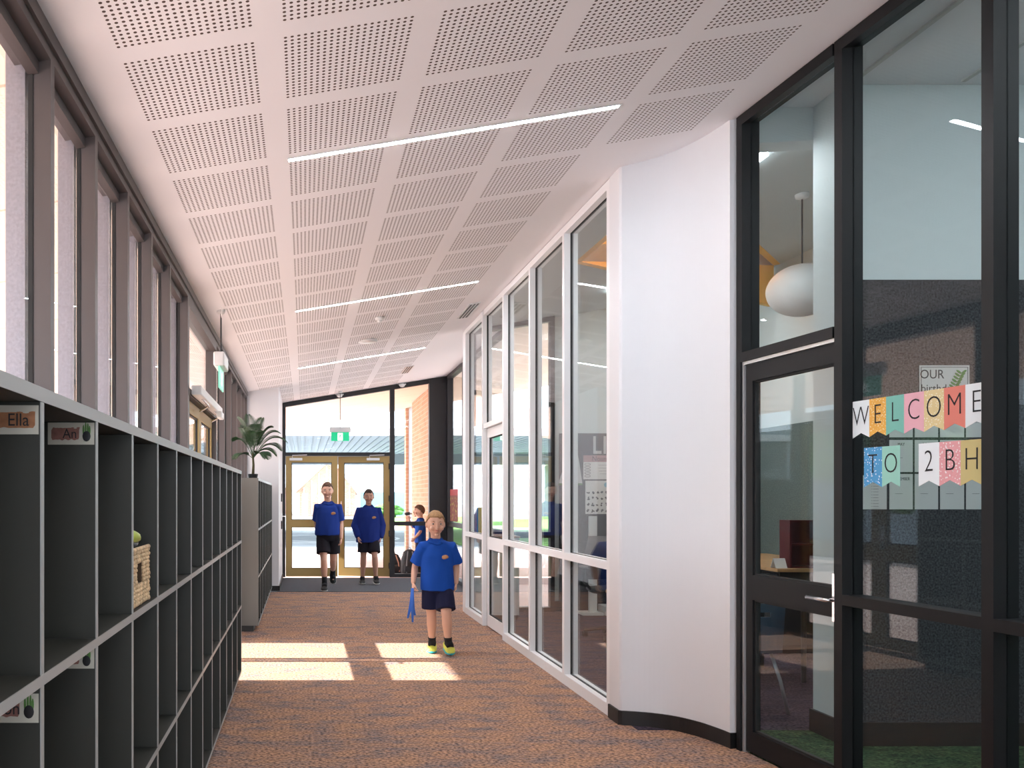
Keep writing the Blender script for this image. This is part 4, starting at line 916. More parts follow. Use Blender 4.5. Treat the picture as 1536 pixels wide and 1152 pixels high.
# red poster on the lobby side window
M['posterart'] = dots_mat('colourful_poster_print', (0.30, 0.10, 0.08), (0.55, 0.45, 0.12), 14)
t = thing('poster', 'tall red and black poster on the lobby side window beyond the white glazing', 'poster', (2.41, 13.75, 0.98))
part('sheet', bx(2.405, 2.408, 13.4, 14.1, 0.98, 1.50), M['posterart'], t)
part('red_band', bx(2.4035, 2.4048, 13.4, 14.1, 1.40, 1.50), mat('red_print', (0.55, 0.03, 0.03), 0.6), t)

# ---------------------------------------------------------------- outdoors
WALLB = B()
box(WALLB, 2.34, 2.52, 14.75, 18.6, -0.02, 3.42); box(WALLB, 2.34, 2.52, 19.7, 20.0, -0.02, 3.42)
tag(obj('brick_wall', WALLB, M['brick']), 'sunlit cream brick wall outside right of the entrance', 'wall', kind='structure')
struct(obj('wall_slot', bx(2.40, 2.48, 18.6, 19.7, -0.02, 3.4), M['greyroof']), 'grey panel in the slot of the brick wall', 'wall panel')
# covered walkway
t = thing('walkway_canopy', 'grey corrugated walkway canopy across the yard', 'canopy', (0, 30, -0.02)); t['kind'] = 'structure'
bm = B(); n = 160
for i in range(n):
    x0 = -16+i*0.25
    for k in range(2):
        xa = x0+k*0.125; za = 0.03 if k else 0.0
        box(bm, xa, xa+0.1249, 24, 36, 3.19+za, 3.22+za)
part('roof_sheet', bm, M['polycarb'], t)
part('fascia', bx(-16, 24, 23.85, 23.99, 3.10, 3.30), M['whiteroof'], t)
part('fascia', bx(-16, 24, 36.01, 36.2, 2.75, 3.30), M['greyroof'], t)
for x in (-14, -8, 12, 18):
    part('post', bx(x, x+0.1, 24.1, 24.2, -0.018, 3.188), M['greyroof'], t)
tag(obj('school_building', bx(-17, -15, -6, 34, -0.02, 3.6), M['greyroof']), 'long low grey building beyond the paving left of the veranda', 'building')
# brick shelter with a gable roof
def gabled(x0, x1, y0, y1, ze, zr, label, name='brick_building', wm='brickx', win=True):
    t = thing(name, label, 'building', ((x0+x1)/2, y0, -0.02)); t['kind'] = 'thing'
    xm = x0+(x1-x0)*0.58; bm = B()
    f = [(x0, ze), (x0, -0.02), (x1, -0.02), (x1, ze), (xm, zr)]
    a = [bm.verts.new((x, y0, z)) for x, z in f]; b = [bm.verts.new((x, y1, z)) for x, z in f]
    bm.faces.new(a); bm.faces.new(b[::-1])
    for i in range(5): bm.faces.new((a[i], a[(i+1) % 5], b[(i+1) % 5], b[i]))
    part('wall', bm, M[wm], t)
    for xa, xb_ in ((x0, xm), (x1, xm)):
        ex = (xa-xb_)*0.10; ez = (ze-zr)*0.10
        bm = B(); p = [(xa+ex, ze+ez+0.02), (xb_, zr+0.02), (xb_, zr+0.26), (xa+ex, ze+ez+0.26)]
        a = [bm.verts.new((x, y0-0.8, z)) for x, z in p]; b = [bm.verts.new((x, y1+0.3, z)) for x, z in p]
        bm.faces.new(a); bm.faces.new(b[::-1])
        for i in range(4): bm.faces.new((a[i], a[(i+1) % 4], b[(i+1) % 4], b[i]))
        part('roof', bm, M['whiteroof'], t)
    if win:
        k = x0+0.5
        while k < x1-0.3:
            top = ze+(zr-ze)*(1-abs(k-xm)/((xm-x0) if k < xm else (x1-xm)))-0.15
            part('batten', bx(k, k+0.09, y0-0.12, y0-0.01, 0.1, top), M['whiteroof'], t); k += 0.55
    return t
gabled(-0.6, 3.7, 62, 70, 1.75, 4.1, 'brick shelter with a white gabled roof seen through the entrance doors')
for x in (0.0, 0.55): tag(obj('porch_post', bx(x-0.75, x-0.35, 60.6, 61.0, -0.02, 1.7), M['brickx']), 'brick porch post before the shelter, %s' % ('left' if x == 0 else 'right'), 'post')
gabled(-9, -1.6, 66, 76, 2.2, 3.9, 'low brick building with a pale roof left of the shelter', win=False)
gabled(14, 34, 62, 72, 2.6, 6.2, 'blue grey house with a dark roof beyond the lawn', name='house', wm='greyroof', win=False)
tag(obj('garden_wall', bx(4.2, 9.5, 64, 64.3, -0.02, 1.75), M['seablue']), 'light blue painted wall beyond the court', 'wall')
def shrub(x, y, z, r, h, label, n=420, cat='tree', name='tree', trunk=0.0):
    t = thing(name, label, cat, (x, y, z))
    if trunk:
        bm = B(); loft(bm, [(x, y, z), (x+0.1, y, z+trunk+h*0.4)], [r*0.10, r*0.05], 10); part('trunk', bm, M['stem'], t)
    bm = B()
    for i in range(26):
        a, b, c = random.gauss(0, 1), random.gauss(0, 1), random.gauss(0, 1); l = math.sqrt(a*a+b*b+c*c)
        u = random.random()**0.4; p = (x+a/l*r*u*0.75, y+b/l*r*u*0.75, z+trunk+h/2+c/l*h/2*u*0.75); s = r*random.uniform(0.28, 0.42)
        bmesh.ops.create_icosphere(bm, subdivisions=2, radius=s, matrix=Matrix.Translation(p) @ Matrix.Diagonal((1, 1, h/2/r if h/2 < r else 1, 1)))
    for v in bm.verts: v.co += Vector(noise.noise_vector(v.co*(3.0/r)))*r*0.12; v.co.z = max(v.co.z, z+0.03)
    part('crown', bm, M['leaf2'], t, smooth=False)
shrub(5.6, 58, -0.02, 1.1, 1.0, 'low green shrub in front of the light blue wall', name='shrub', cat='shrub')
shrub(13, 55, 0.022, 2.2, 3.6, 'green tree at the left edge of the lawn', trunk=1.2)
shrub(20, 58, 0.022, 3.0, 4.5, 'green tree before the blue grey house', trunk=1.5)
shrub(29, 56, 0.022, 3.2, 4.8, 'green tree at the right side of the lawn', trunk=1.5)
for i, (x, y) in enumerate(((-9.5, 16), (-12, 26), (-11, 8))): shrub(x, y, -0.02, 1.6, 2.6, 'green tree left of the veranda, %s' % ['middle', 'farthest', 'nearest'][i], trunk=1.0)
for y in (1.0, 10.6, 16.5): tag(obj('veranda_post', bx(-2.98, -2.90, y, y+0.08, -0.02, 2.55), M['bronze']), 'bronze steel veranda post, %s along the left side' % {1.0: 'nearest', 10.6: 'middle', 16.5: 'farthest'}[y], 'post')

# ---------------------------------------------------------------- people
SK = [mat('light_skin', (0.62, 0.36, 0.26), 0.5), mat('tan_skin', (0.42, 0.22, 0.15), 0.5), mat('fair_skin', (0.66, 0.40, 0.30), 0.5)]
HR = [mat('sandy_hair', (0.30, 0.17, 0.075), 0.7, var=0.3, vscale=60), mat('brown_hair', (0.09, 0.045, 0.025), 0.7, var=0.3, vscale=60), mat('dark_hair', (0.03, 0.018, 0.012), 0.7)]
M['royal'] = mat('royal_blue_polo', (0.008, 0.065, 0.36), 0.85, spec=0.2, bump=0.1, bscale=300); M['deepblue'] = mat('deep_blue_polo', (0.010, 0.035, 0.22), 0.85, spec=0.2)
M['jumper'] = mat('navy_blue_jumper', (0.008, 0.022, 0.15), 0.9, spec=0.2); M['navy'] = mat('navy_shorts', (0.010, 0.012, 0.040), 0.85, spec=0.2); M['blackcloth'] = mat('black_shorts', (0.010, 0.009, 0.014), 0.85, spec=0.2)
M['sock'] = mat('black_sock', (0.008, 0.008, 0.010), 0.9); M['badge'] = mat('gold_badge_print', (0.42, 0.22, 0.10), 0.7)
M['shoeyel'] = mat('yellow_shoe', (0.62, 0.66, 0.10), 0.6); M['shoeteal'] = mat('teal_sole', (0.03, 0.42, 0.50), 0.6); M['shoeblack'] = mat('black_shoe', (0.015, 0.014, 0.014), 0.5); M['shoesole'] = mat('grey_sole', (0.35, 0.35, 0.33), 0.6)
M['eyewhite'] = mat('eye_white', (0.50, 0.48, 0.46), 0.3); M['iris'] = mat('dark_iris', (0.03, 0.02, 0.015), 0.3); M['lip'] = mat('lip', (0.42, 0.14, 0.12), 0.5)
def remesh(bm, vox, smooth=2):
    me = bpy.data.meshes.new('r'); bmesh.ops.recalc_face_normals(bm, faces=bm.faces[:]); bm.to_mesh(me); bm.free(); o = bpy.data.objects.new('r', me); C.objects.link(o)
    r = o.modifiers.new('r', 'REMESH'); r.mode = 'VOXEL'; r.voxel_size = vox
    if smooth: s = o.modifiers.new('s', 'SMOOTH'); s.iterations = smooth; s.factor = 0.5
    dg = bpy.context.evaluated_depsgraph_get(); m2 = bpy.data.meshes.new_from_object(o.evaluated_get(dg)); nb = B(); nb.from_mesh(m2)
    bpy.data.objects.remove(o); bpy.data.meshes.remove(me); bpy.data.meshes.remove(m2); return nb
def hand(bm, wr, d, pn, thumb, s=1.0, curl=0.45):
    wr = Vector(wr); d = Vector(d).normalized(); pn = Vector(pn); pn = (pn-d*pn.dot(d)).normalized(); sd = d.cross(pn).normalized()*thumb
    loft(bm, [wr-d*0.01*s, wr+d*0.018*s, wr+d*0.045*s, wr+d*0.066*s], [(0.017*s, 0.014*s), (0.024*s, 0.0125*s), (0.030*s, 0.0115*s), (0.029*s, 0.010*s)], 14, up=pn)
    for i, (o, l) in enumerate(((0.0225, 0.056), (0.0075, 0.063), (-0.0075, 0.058), (-0.0225, 0.045))):
        p = wr+d*0.058*s+sd*o*s; dd = (d+sd*o*4.0).normalized(); pts = [p]; a = 0.10+0.05*i
        for k in range(3):
            a += curl*(0.7+0.15*i); q = dd*math.cos(a)+pn*math.sin(a); p = p+q*(l*s*(0.42, 0.33, 0.25)[k]); pts.append(p)
        loft(bm, pts, [0.0078*s, 0.0074*s, 0.0068*s, 0.0052*s], 10); bmesh.ops.create_uvsphere(bm, u_segments=10, v_segments=6, radius=0.0053*s, matrix=Matrix.Translation(pts[-1]))
    p = wr+d*0.018*s+sd*0.018*s; q1 = p+(sd*0.75+d*0.55+pn*0.25).normalized()*0.028*s; q2 = q1+(sd*0.25+d*0.85+pn*0.4).normalized()*0.024*s; q3 = q2+(d*0.85+pn*0.5).normalized()*0.018*s
    loft(bm, [p, q1, q2, q3], [0.0105*s, 0.0092*s, 0.0080*s, 0.0060*s], 10)
def head_shape(v, w, d, h):
    x, y, z = v
    if z < 0:
        k = (-z)**1.4; x *= 1-0.30*k; y = y*(1-0.22*k)-0.10*k*(1 if y > 0 else 0.2)
    else: y = y*(1+0.04*z)
    if y > 0: y *= 1.06
    return Vector((x*w/2, y*d/2, z*h/2))
def person(label, loc, rot, J, wear, hairm, skinm, hw=(0.155, 0.19, 0.215), yaw=0.0, tilt=0.0, look=0):
    T = Matrix.Translation(loc) @ Matrix.Rotation(rot, 4, 'Z'); k = J['k']
    t = thing('person', label, 'person', loc)
    def fin(n, bm, m, par, **kw): bm.transform(T); return part(n, bm, m, par, **kw)
    V = Vector; hc = V(J['head']); w_, d_, h_ = hw
    HM = Matrix.Translation(hc) @ Matrix.Rotation(yaw, 4, 'Z') @ Matrix.Rotation(tilt, 4, 'X')
    bm = B()
    for v in bmesh.ops.create_uvsphere(bm, u_segments=40, v_segments=28, radius=1)['verts']: v.co = HM @ head_shape(v.co, w_, d_, h_)
    fr = -d_/2
    def hp(x, y, z): return HM @ V((x, y, z))
    loft(bm, [hp(0, fr*0.97, 0.012), hp(0, fr*1.07, -0.012), hp(0, fr*1.13, -0.030), hp(0, fr*0.95, -0.037)], [0.006, 0.009, 0.0125, 0.008], 10)     # nose
    for s in (-1, 1):
        ell(bm, hp(s*w_*0.50, 0.008, -0.006), (0.009, 0.017, 0.028), 12, 8, Matrix.Rotation(yaw+s*0.35, 4, 'Z'))   # ears
        ell(bm, hp(s*w_*0.24, fr*0.90, 0.026), (0.026, 0.010, 0.0075), 12, 8)       # brows
        ell(bm, hp(s*w_*0.25, fr*0.74, -0.036), (0.024, 0.022, 0.020), 12, 8)      # cheeks
    ell(bm, hp(0, fr*0.93, -0.058), (0.022, 0.011, 0.011), 12, 8); ell(bm, hp(0, fr*0.82, -0.090), (0.022, 0.017, 0.014), 12, 8)
    nk = V(J['neck'])
    loft(bm, [nk+V((0, 0.012, -0.05)), nk+V((0, 0.010, 0.0)), hc+V((0, 0.018, -h_*0.30))], [(0.058*k, 0.05*k), 0.044*k, 0.043*k], 18)
    pv = V(J['pelvis']); ch = V(J['chest'])
    loft(bm, [pv+V((0, 0, -0.05)), pv, (pv+ch)/2, ch, nk+V((0, 0, -0.035))], [(0.09*k, 0.07*k), (0.105*k, 0.078*k), (0.095*k, 0.07*k), (0.115*k, 0.078*k), (0.07*k, 0.05*k)], 20, up=(0, 1, 0))
    for s in ('R', 'L'):
        sh, el_, wr = V(J['sh'+s]), V(J['el'+s]), V(J['wr'+s]); ell(bm, sh-V((0, 0, 0.012)), (0.034*k,)*3)
        loft(bm, [ch+V((0, 0, 0.02)), sh-V((0, 0, 0.012)), sh.lerp(el_, 0.5), el_, el_.lerp(wr, 0.35), wr], [0.045*k, 0.035*k, 0.035*k, 0.029*k, 0.029*k, 0.0195*k], 16)
        hand(bm, wr, J['hd'+s], J['pn'+s], J['th'+s], 0.86*k if k < 1.1 else 0.95, J.get('curl'+s, 0.4))
        hi, kn, an = V(J['hip'+s]), V(J['kn'+s]), V(J['an'+s])
        loft(bm, [hi+V((0, 0, 0.03)), hi, hi.lerp(kn, 0.5), kn, kn.lerp(an, 0.32), kn.lerp(an, 0.8), an], [0.06*k, 0.066*k, 0.056*k, 0.042*k, 0.044*k, 0.029*k, 0.028*k], 18)
        fd = V(J['ft'+s]); loft(bm, [an+V((0, 0.0, -0.01)), an+fd*0.25-V((0, 0, 0.022)), an+fd*0.5-V((0, 0, 0.032))], [0.024*k, 0.018*k, 0.010*k], 12)
    body = fin('body', remesh(bm, 0.0042, 2), skinm, t, smooth=True)
    # face details
    for s in (-1, 1):
        e = B(); ell(e, hp(s*w_*0.215, fr*0.885, 0.004), (0.0115, 0.008, 0.0070), 14, 10); eo = fin('eye', e, M['eyewhite'], t, smooth=True)
        e = B(); ell(e, hp(s*w_*0.215+look*0.003, fr*0.885-0.0055, 0.004), (0.0058, 0.0035, 0.0062), 12, 8); fin('iris', e, M['iris'], eo, smooth=True)
        e = B(); loft(e, [hp(s*(w_*0.215-0.015), fr*0.965, 0.021), hp(s*w_*0.215, fr*0.985, 0.027), hp(s*(w_*0.215+0.016), fr*0.90, 0.022)], [0.0022, 0.0030, 0.0016], 8); fin('eyebrow', e, hairm, t, smooth=True)
    e = B(); loft(e, [hp(-0.019, fr*0.955, -0.056), hp(-0.006, fr*1.035, -0.055), hp(0.006, fr*1.035, -0.055), hp(0.019, fr*0.955, -0.056)], [0.0022, 0.0045, 0.0045, 0.0022], 8); fin('mouth', e, M['lip'], t, smooth=True)
    # hair
    hb = B(); vs = bmesh.ops.create_uvsphere(hb, u_segments=56, v_segments=40, radius=1)['verts']; kill = []
    for v in vs:
        x, y, z = v.co; line = 0.46 if y < -0.55 else (0.46-0.62*min(1, (y+0.55)/0.75) if y < 0.2 else -0.16-0.34*min(1, (y-0.2)/0.5))
        line += 0.05*noise.noise(v.co*6)
        if z < line: kill.append(v)
    bmesh.ops.delete(hb, geom=kill, context='VERTS')
    for v in hb.verts:
        n = v.co.copy(); p = head_shape(v.co, w_, d_, h_); r_ = 1.075+0.035*noise.noise(n*7)+0.03*max(0, n.z); v.co = HM @ V((p.x*r_, p.y*r_, p.z*r_+0.004))
    g = bmesh.ops.extrude_face_region(hb, geom=hb.faces[:])['geom']
    for v in [q for q in g if isinstance(q, bmesh.types.BMVert)]: v.co = hc+(v.co-hc)*0.90
    fin('hair', hb, hairm, t, smooth=True)
    # clothes
    sw = wear['shirt_w']; z0, z1 = wear['hem'], J['shR'][2]; cx_ = pv.x
    bm = B(); cc = (z1-z0)
    loft(bm, [V((pv.x, pv.y, z0)), V((pv.x, pv.y, z0+0.03)), V((pv.x, pv.y, z0+cc*0.45)), V((ch.x, ch.y, z0+cc*0.78)), V((ch.x, ch.y, z1-0.015)), V((ch.x, ch.y+0.004, z1+0.022*k)), V((nk.x, nk.y+0.006, z1+0.040*k)), V((nk.x, nk.y+0.006, z1+0.058*k))], [(sw*1.02, sw*0.70), (sw*1.04, sw*0.71), (sw*0.96, sw*0.70), (sw*0.95, sw*0.66), (sw*0.84, sw*0.56), (sw*0.68, sw*0.46), (0.066*k, 0.060*k), (0.056*k, 0.052*k)], 32, up=(0, 1, 0))
    for s in ('R', 'L'):
        sh, el_, wr = V(J['sh'+s]), V(J['el'+s]), V(J['wr'+s]); ax = (el_-sh)
        if wear.get('long'):
            loft(bm, [ch.lerp(sh, 0.5)+V((0, 0, 0.02)), sh-V((0, 0, 0.012)), sh.lerp(el_, 0.5), el_, el_.lerp(wr, 0.6), el_.lerp(wr, 0.93), el_.lerp(wr, 0.99)], [0.060*k, 0.055*k, 0.060*k, 0.064*k, 0.058*k, 0.040*k, 0.033*k], 20)
        else:
            loft(bm, [ch.lerp(sh, 0.5)+V((0, 0, 0.02)), sh-V((0, 0, 0.010)), sh.lerp(el_, 0.45), sh.lerp(el_, 0.86)], [0.052*k, 0.053*k, 0.054*k, 0.060*k], 20)
    bm2 = remesh(bm, 0.0065, 2)
    for v in bm2.verts: v.co += v.normal*0.010*noise.noise(V((v.co.x*14, v.co.y*14, v.co.z*6)))
    so = fin('jumper' if wear.get('long') else 'polo_shirt', bm2, wear['shirt'], t, smooth=True)
    bm = B(); n = 20; cz = z1+0.060*k
    for i in range(n):
        a0, a1 = 2*PI*i/n, 2*PI*(i+1)/n; q = []
        for r_, z_ in ((0.056*k, cz-0.016), (0.086*k, cz-0.034), (0.083*k, cz-0.024), (0.054*k, cz+0.010)):
            for a in (a0, a1): q.append((nk.x+r_*math.sin(a), nk.y+0.006-r_*0.92*math.cos(a), z_-(0.018*max(0, math.cos(a))**6)))
        hexa(bm, [q[0], q[1], q[3], q[2], q[6], q[7], q[5], q[4]])
    bmesh.ops.remove_doubles(bm, verts=bm.verts[:], dist=1e-5); fin('collar', bm, wear['shirt'], so, smooth=True)
    if wear.get('badge', True):
        bm = B()
        for i in range(5): ell(bm, (ch.x+sw*0.40+0.008*math.cos(i*1.3), ch.y-sw*0.645, z0+cc*0.76+0.006*math.sin(i*2.1)), (0.024*k, 0.009, 0.014*k), 12, 8)
        fin('badge', bm, M['badge'], so, smooth=True)
    bm = B(); rs = wear['leg_r']
    loft(bm, [V((pv.x, pv.y, pv.z+0.06)), V((pv.x, pv.y, pv.z-0.02)), V((pv.x, pv.y, pv.z-0.085*k))], [(sw*0.90, sw*0.62), (sw*0.95, sw*0.68), (sw*0.80, sw*0.60)], 24, up=(0, 1, 0))
    for s in ('R', 'L'):
        hi, kn = V(J['hip'+s]), V(J['kn'+s]); f = (hi.z-wear['short_hem'])/(hi.z-kn.z); e_ = hi.lerp(kn, f)
        loft(bm, [hi+V((0, 0, 0.015)), hi-V((0, 0, 0.02)), hi.lerp(e_, 0.5), e_], [rs*0.82, rs*0.93, rs, rs*1.06], 20)
    fin('shorts', remesh(bm, 0.0065, 2), wear['shorts'], t, smooth=True)
    for s in ('R', 'L'):
        kn, an = V(J['kn'+s]), V(J['an'+s]); fd = V(J['ft'+s]); u = J.get('up'+s, (0, 0, 1)); up = V(u)
        bm = B(); tp = an.lerp(kn, wear.get('sock_h', 0.22)); loft(bm, [tp, an.lerp(kn, 0.1), an, an+fd*0.35-up*0.006, an+fd*0.6-up*0.012], [0.036*k, 0.033*k, 0.036*k, 0.035*k, 0.030*k], 16); fin('sock', bm, M['sock'], t, smooth=True)
        L_ = fd.length; f_ = fd.normalized(); a0 = an-up*0.028*k-f_*0.045*k
        bm = B(); loft(bm, [a0-f_*0.006, a0+f_*0.02+up*0.004, a0+f_*L_*0.55-up*0.006, a0+f_*L_*1.0-up*0.016, a0+f_*L_*1.30-up*0.026, a0+f_*L_*1.42-up*0.030], [(0.024*k, 0.030*k), (0.038*k, 0.056*k), (0.040*k, 0.046*k), (0.044*k, 0.030*k), (0.036*k, 0.018*k), (0.016*k, 0.009*k)], 18, up=up)
        sh_ = fin('shoe', bm, wear['shoe'], t, smooth=True)
        bm = B(); o_ = -up*0.040*k; loft(bm, [a0-f_*0.012+o_, a0+f_*0.02+o_, a0+f_*L_*0.55+o_, a0+f_*L_*1.0+o_, a0+f_*L_*1.34+o_, a0+f_*L_*1.46+o_], [(0.022*k, 0.011), (0.038*k, 0.012), (0.038*k, 0.012), (0.047*k, 0.012), (0.034*k, 0.011), (0.012*k, 0.008)], 18, up=up); fin('sole', bm, wear['sole'], sh_, smooth=True)
        if wear.get('laces'):
            bm = B(); sd_ = f_.cross(up).normalized()
            for q in range(4): c0 = a0+f_*(L_*(0.45+0.16*q))+up*(0.030-0.005*q)*k; loft(bm, [c0-sd_*0.018, c0+up*0.004, c0+sd_*0.018+f_*0.006], 0.0028, 6)
            fin('laces', bm, M['shoeteal'], sh_)
    return t
# front boy
JA = dict(k=1.0, head=(-0.018, -0.015, 1.135), neck=(-0.012, 0.0, 1.005), chest=(-0.005, 0.005, 0.90), pelvis=(0, 0, 0.625),
    shR=(-0.122, 0.0, 0.945), elR=(-0.188, 0.055, 0.760), wrR=(-0.215, -0.035, 0.620), hdR=(-0.08, -0.35, -1), pnR=(1, 0.1, 0), thR=1, curlR=0.75,
    shL=(0.122, 0.0, 0.945), elL=(0.178, 0.060, 0.765), wrL=(0.168, 0.015, 0.610), hdL=(-0.12, -0.25, -1), pnL=(-1, 0.1, 0), thL=-1, curlL=0.45,
    hipR=(-0.062, 0, 0.60), knR=(-0.048, 0.02, 0.335), anR=(-0.036, 0.055, 0.081), ftR=(-0.02, -0.095, 0.0),
    hipL=(0.062, 0, 0.60), knL=(0.062, -0.115, 0.350), anL=(0.080, -0.105, 0.108), ftL=(0.018, -0.088, -0.022), upL=(0, -0.24, 0.97))
wA = dict(shirt=M['royal'], shirt_w=0.148, hem=0.555, shorts=M['navy'], short_hem=0.395, leg_r=0.080, shoe=M['shoeyel'], sole=M['shoeteal'], laces=True, sock_h=0.20)
person('young boy in royal blue polo shirt, navy shorts and yellow sneakers walking nearest the camera', (1.165, 7.50, 0.0), 0.0, JA, wA, HR[0], SK[0])
# taller boy by the left entrance leaf
JB = dict(k=1.16, head=(-0.01, -0.03, 1.462), neck=(0.0, -0.005, 1.315), chest=(0.0, 0.0, 1.17), pelvis=(0.0, 0.0, 0.83),
    shR=(-0.150, 0.01, 1.235), elR=(-0.170, 0.10, 1.00), wrR=(-0.150, 0.16, 0.80), hdR=(0, 0.1, -1), pnR=(1, 0, 0), thR=1,
    shL=(0.150, 0.0, 1.235), elL=(0.192, 0.01, 0.985), wrL=(0.190, -0.07, 0.765), hdL=(0, -0.2, -1), pnL=(-1, 0, 0), thL=-1,
    hipR=(-0.080, 0, 0.80), knR=(-0.062, -0.12, 0.455), anR=(-0.050, -0.03, 0.093), ftR=(-0.01, -0.12, 0.0),
    hipL=(0.080, 0, 0.80), knL=(0.078, 0.06, 0.46), anL=(0.082, 0.36, 0.205), ftL=(0.01, -0.070, -0.092), upL=(0, -0.79, 0.61))
wB = dict(shirt=M['deepblue'], shirt_w=0.182, hem=0.815, shorts=M['blackcloth'], short_hem=0.555, leg_r=0.098, shoe=M['shoeblack'], sole=M['shoesole'], sock_h=0.36)
person('taller boy in dark blue polo and black shorts walking in by the closed entrance leaf', (0.34, 12.45, 0.004), 0.0, JB, wB, HR[1], SK[0], (0.16, 0.20, 0.228))
# child in the jumper
JC = dict(k=1.10, head=(0.0, -0.03, 1.375), neck=(0.0, 0.0, 1.235), chest=(0.0, 0.0, 1.09), pelvis=(0.0, 0.0, 0.78),
    shR=(-0.145, 0.0, 1.175), elR=(-0.205, 0.03, 0.92), wrR=(-0.165, -0.09, 0.735), hdR=(0.1, -0.4, -1), pnR=(1, 0.2, 0), thR=1,
    shL=(0.145, 0.0, 1.175), elL=(0.210, 0.04, 0.92), wrL=(0.185, -0.03, 0.725), hdL=(-0.1, -0.2, -1), pnL=(-1, 0.2, 0), thL=-1,
    hipR=(-0.075, 0, 0.76), knR=(-0.082, -0.02, 0.42), anR=(-0.095, 0.03, 0.089), ftR=(-0.01, -0.11, 0.0),
    hipL=(0.075, 0, 0.76), knL=(0.088, -0.12, 0.43), anL=(0.110, -0.05, 0.104), ftL=(0.02, -0.105, -0.014), upL=(0, -0.13, 0.99))
wC = dict(shirt=M['jumper'], shirt_w=0.188, hem=0.66, shorts=M['blackcloth'], short_hem=0.50, leg_r=0.092, shoe=M['shoeblack'], sole=M['shoesole'], long=True, sock_h=0.10)
person('child in a loose navy blue jumper and dark shorts walking in through the open leaf', (1.005, 13.42, 0.004), 0.0, JC, wC, HR[2], SK[1], (0.155, 0.195, 0.222))
# boy outside in profile, holding a bottle to his mouth
JD = dict(k=1.0, head=(0.0, -0.015, 1.135), neck=(0.0, 0.0, 1.005), chest=(0.0, 0.005, 0.90), pelvis=(0, 0, 0.625),
    shR=(-0.122, 0.0, 0.945), elR=(-0.150, -0.13, 0.835), wrR=(-0.055, -0.20, 0.975), hdR=(0.25, -0.1, 1), pnR=(1, -0.2, 0.1), thR=1, curlR=0.6,
    shL=(0.122, 0.0, 0.945), elL=(0.165, -0.02, 0.755), wrL=(0.140, -0.12, 0.640), hdL=(-0.1, -0.6, -0.8), pnL=(-1, 0, 0), thL=-1,
    hipR=(-0.062, 0, 0.60), knR=(-0.06, 0.0, 0.335), anR=(-0.06, 0.02, 0.082), ftR=(0, -0.095, 0.0),
    hipL=(0.062, 0, 0.60), knL=(0.062, -0.02, 0.335), anL=(0.07, 0.0, 0.082), ftL=(0.0, -0.095, 0.0))
person('boy in royal blue polo standing in profile outside the right window, drinking', (2.13, 15.75, -0.02), -PI/2, JD, dict(wA, laces=False, shoe=M['shoeblack'], sole=M['shoesole'], badge=False), HR[1], SK[2])
# bottle held by that boy
M['bottle'] = mat('dark_grey_bottle', (0.06, 0.065, 0.07), 0.4)
t = thing('drink_bottle', 'dark grey drink bottle held up by the boy outside', 'bottle', (1.90, 15.78, 1.02))
bm = B(); loft(bm, [(1.860, 15.785, 1.045), (1.875, 15.785, 1.065), (1.945, 15.775, 1.072)], [0.030, 0.032, 0.030], 16); part('body', bm, M['bottle'], t, smooth=True)
bm = B(); loft(bm, [(1.9455, 15.775, 1.072), (1.985, 15.77, 1.066)], [0.020, 0.012], 12); part('spout', bm, M['greypaper'], t, smooth=True)
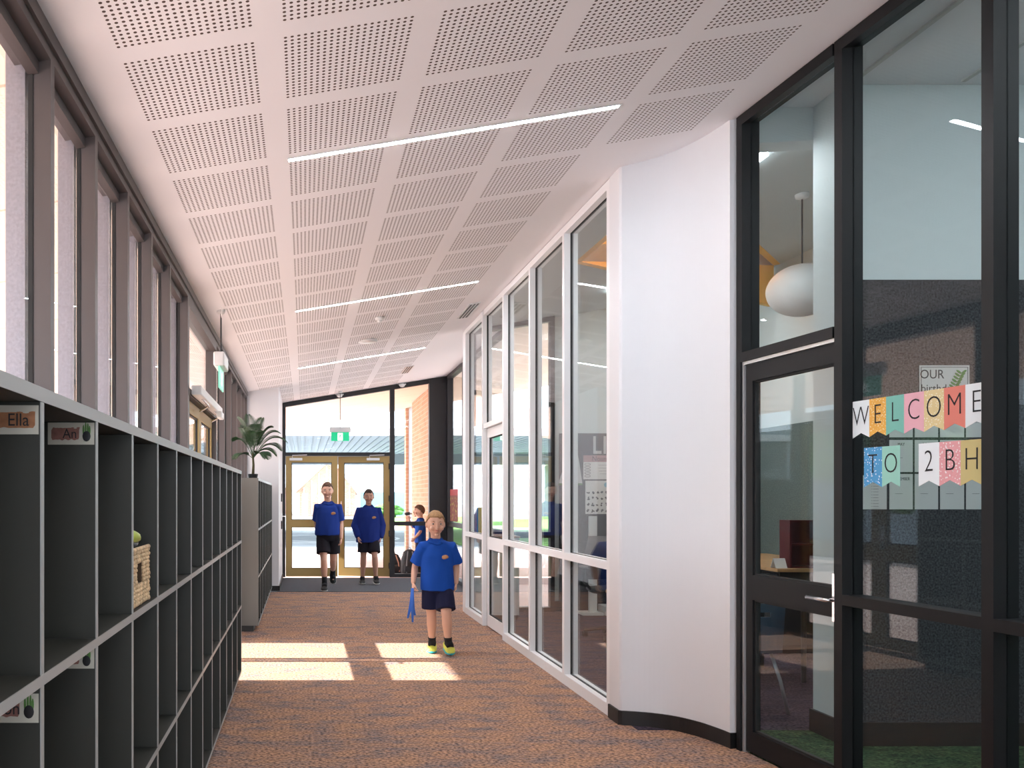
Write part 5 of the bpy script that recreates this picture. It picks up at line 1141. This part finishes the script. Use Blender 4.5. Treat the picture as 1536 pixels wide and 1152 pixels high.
# blue ribbon lanyard in the front boy's hand
M['ribbon'] = mat('blue_ribbon', (0.02, 0.12, 0.50), 0.6)
t = thing('ribbon', 'blue ribbon strips trailing from the front boy\'s hand', 'ribbon', (0.945, 7.44, 0.36))
for i, (dx, dz, dy) in enumerate(((-0.030, 0.24, 0.0), (0.0, 0.27, -0.01), (0.022, 0.22, 0.01))):
    bm = B(); pts = [(0.936+0.002*i, 7.425, 0.580), (0.934+dx*0.3, 7.415+dy, 0.46), (0.934+dx*0.6, 7.42+dy*2, 0.40), (0.934+dx*1.3, 7.41+dy*3, 0.56-dz)]
    loft(bm, pts, [(0.010, 0.0012), (0.013, 0.0012), (0.013, 0.0012), (0.008, 0.0012)], 10, up=(0.2, 1, 0)); part('strip', bm, M['ribbon'], t, smooth=True)
# school bags outside
M['bagblack'] = mat('black_nylon', (0.02, 0.022, 0.03), 0.6); M['baggrey'] = mat('grey_nylon', (0.30, 0.33, 0.38), 0.6); M['peach'] = mat('peach_cloth', (0.62, 0.34, 0.26), 0.8)
def backpack(x, y, label, m1, m2, s=1.0, lean=0.0):
    t = thing('backpack', label, 'backpack', (x, y, -0.02)); z = -0.02
    bm = B(); loft(bm, [(x, y, z+0.005), (x, y, z+0.06*s), (x+lean*0.4, y, z+0.26*s), (x+lean, y, z+0.42*s), (x+lean, y, z+0.46*s)], [(0.13*s, 0.09*s), (0.155*s, 0.11*s), (0.15*s, 0.10*s), (0.11*s, 0.07*s), (0.04*s, 0.03*s)], 20, up=(0, 1, 0)); part('body', bm, m1, t, smooth=True)
    bm = B(); loft(bm, [(x, y-0.09*s, z+0.05*s), (x+lean*0.2, y-0.11*s, z+0.13*s), (x+lean*0.3, y-0.09*s, z+0.21*s)], [(0.09*s, 0.03*s), (0.11*s, 0.04*s), (0.08*s, 0.02*s)], 16, up=(0, 1, 0)); part('pocket', bm, m1, t, smooth=True)
    for k in (-0.06, 0.07):
        bm = B(); loft(bm, [(x+k*s, y-0.115*s, z+0.05*s), (x+k*s+lean*0.4, y-0.122*s, z+0.25*s), (x+lean+k*0.6*s, y-0.08*s, z+0.43*s)], [(0.010, 0.004)]*3, 8, up=(0, 1, 0)); part('strap', bm, m2, t, smooth=True)
    bm = B(); loft(bm, [(x+lean-0.03, y, z+0.45*s), (x+lean-0.02, y, z+0.49*s), (x+lean+0.02, y, z+0.49*s), (x+lean+0.03, y, z+0.45*s)], 0.006, 8); part('handle', bm, m2, t)
backpack(1.87, 15.25, 'black backpack with grey straps on the ground outside the right window', M['bagblack'], M['baggrey'])
backpack(1.66, 15.55, 'smaller dark backpack with peach trim leaning left of the black one', M['bagblack'], M['peach'], 0.8, -0.04)
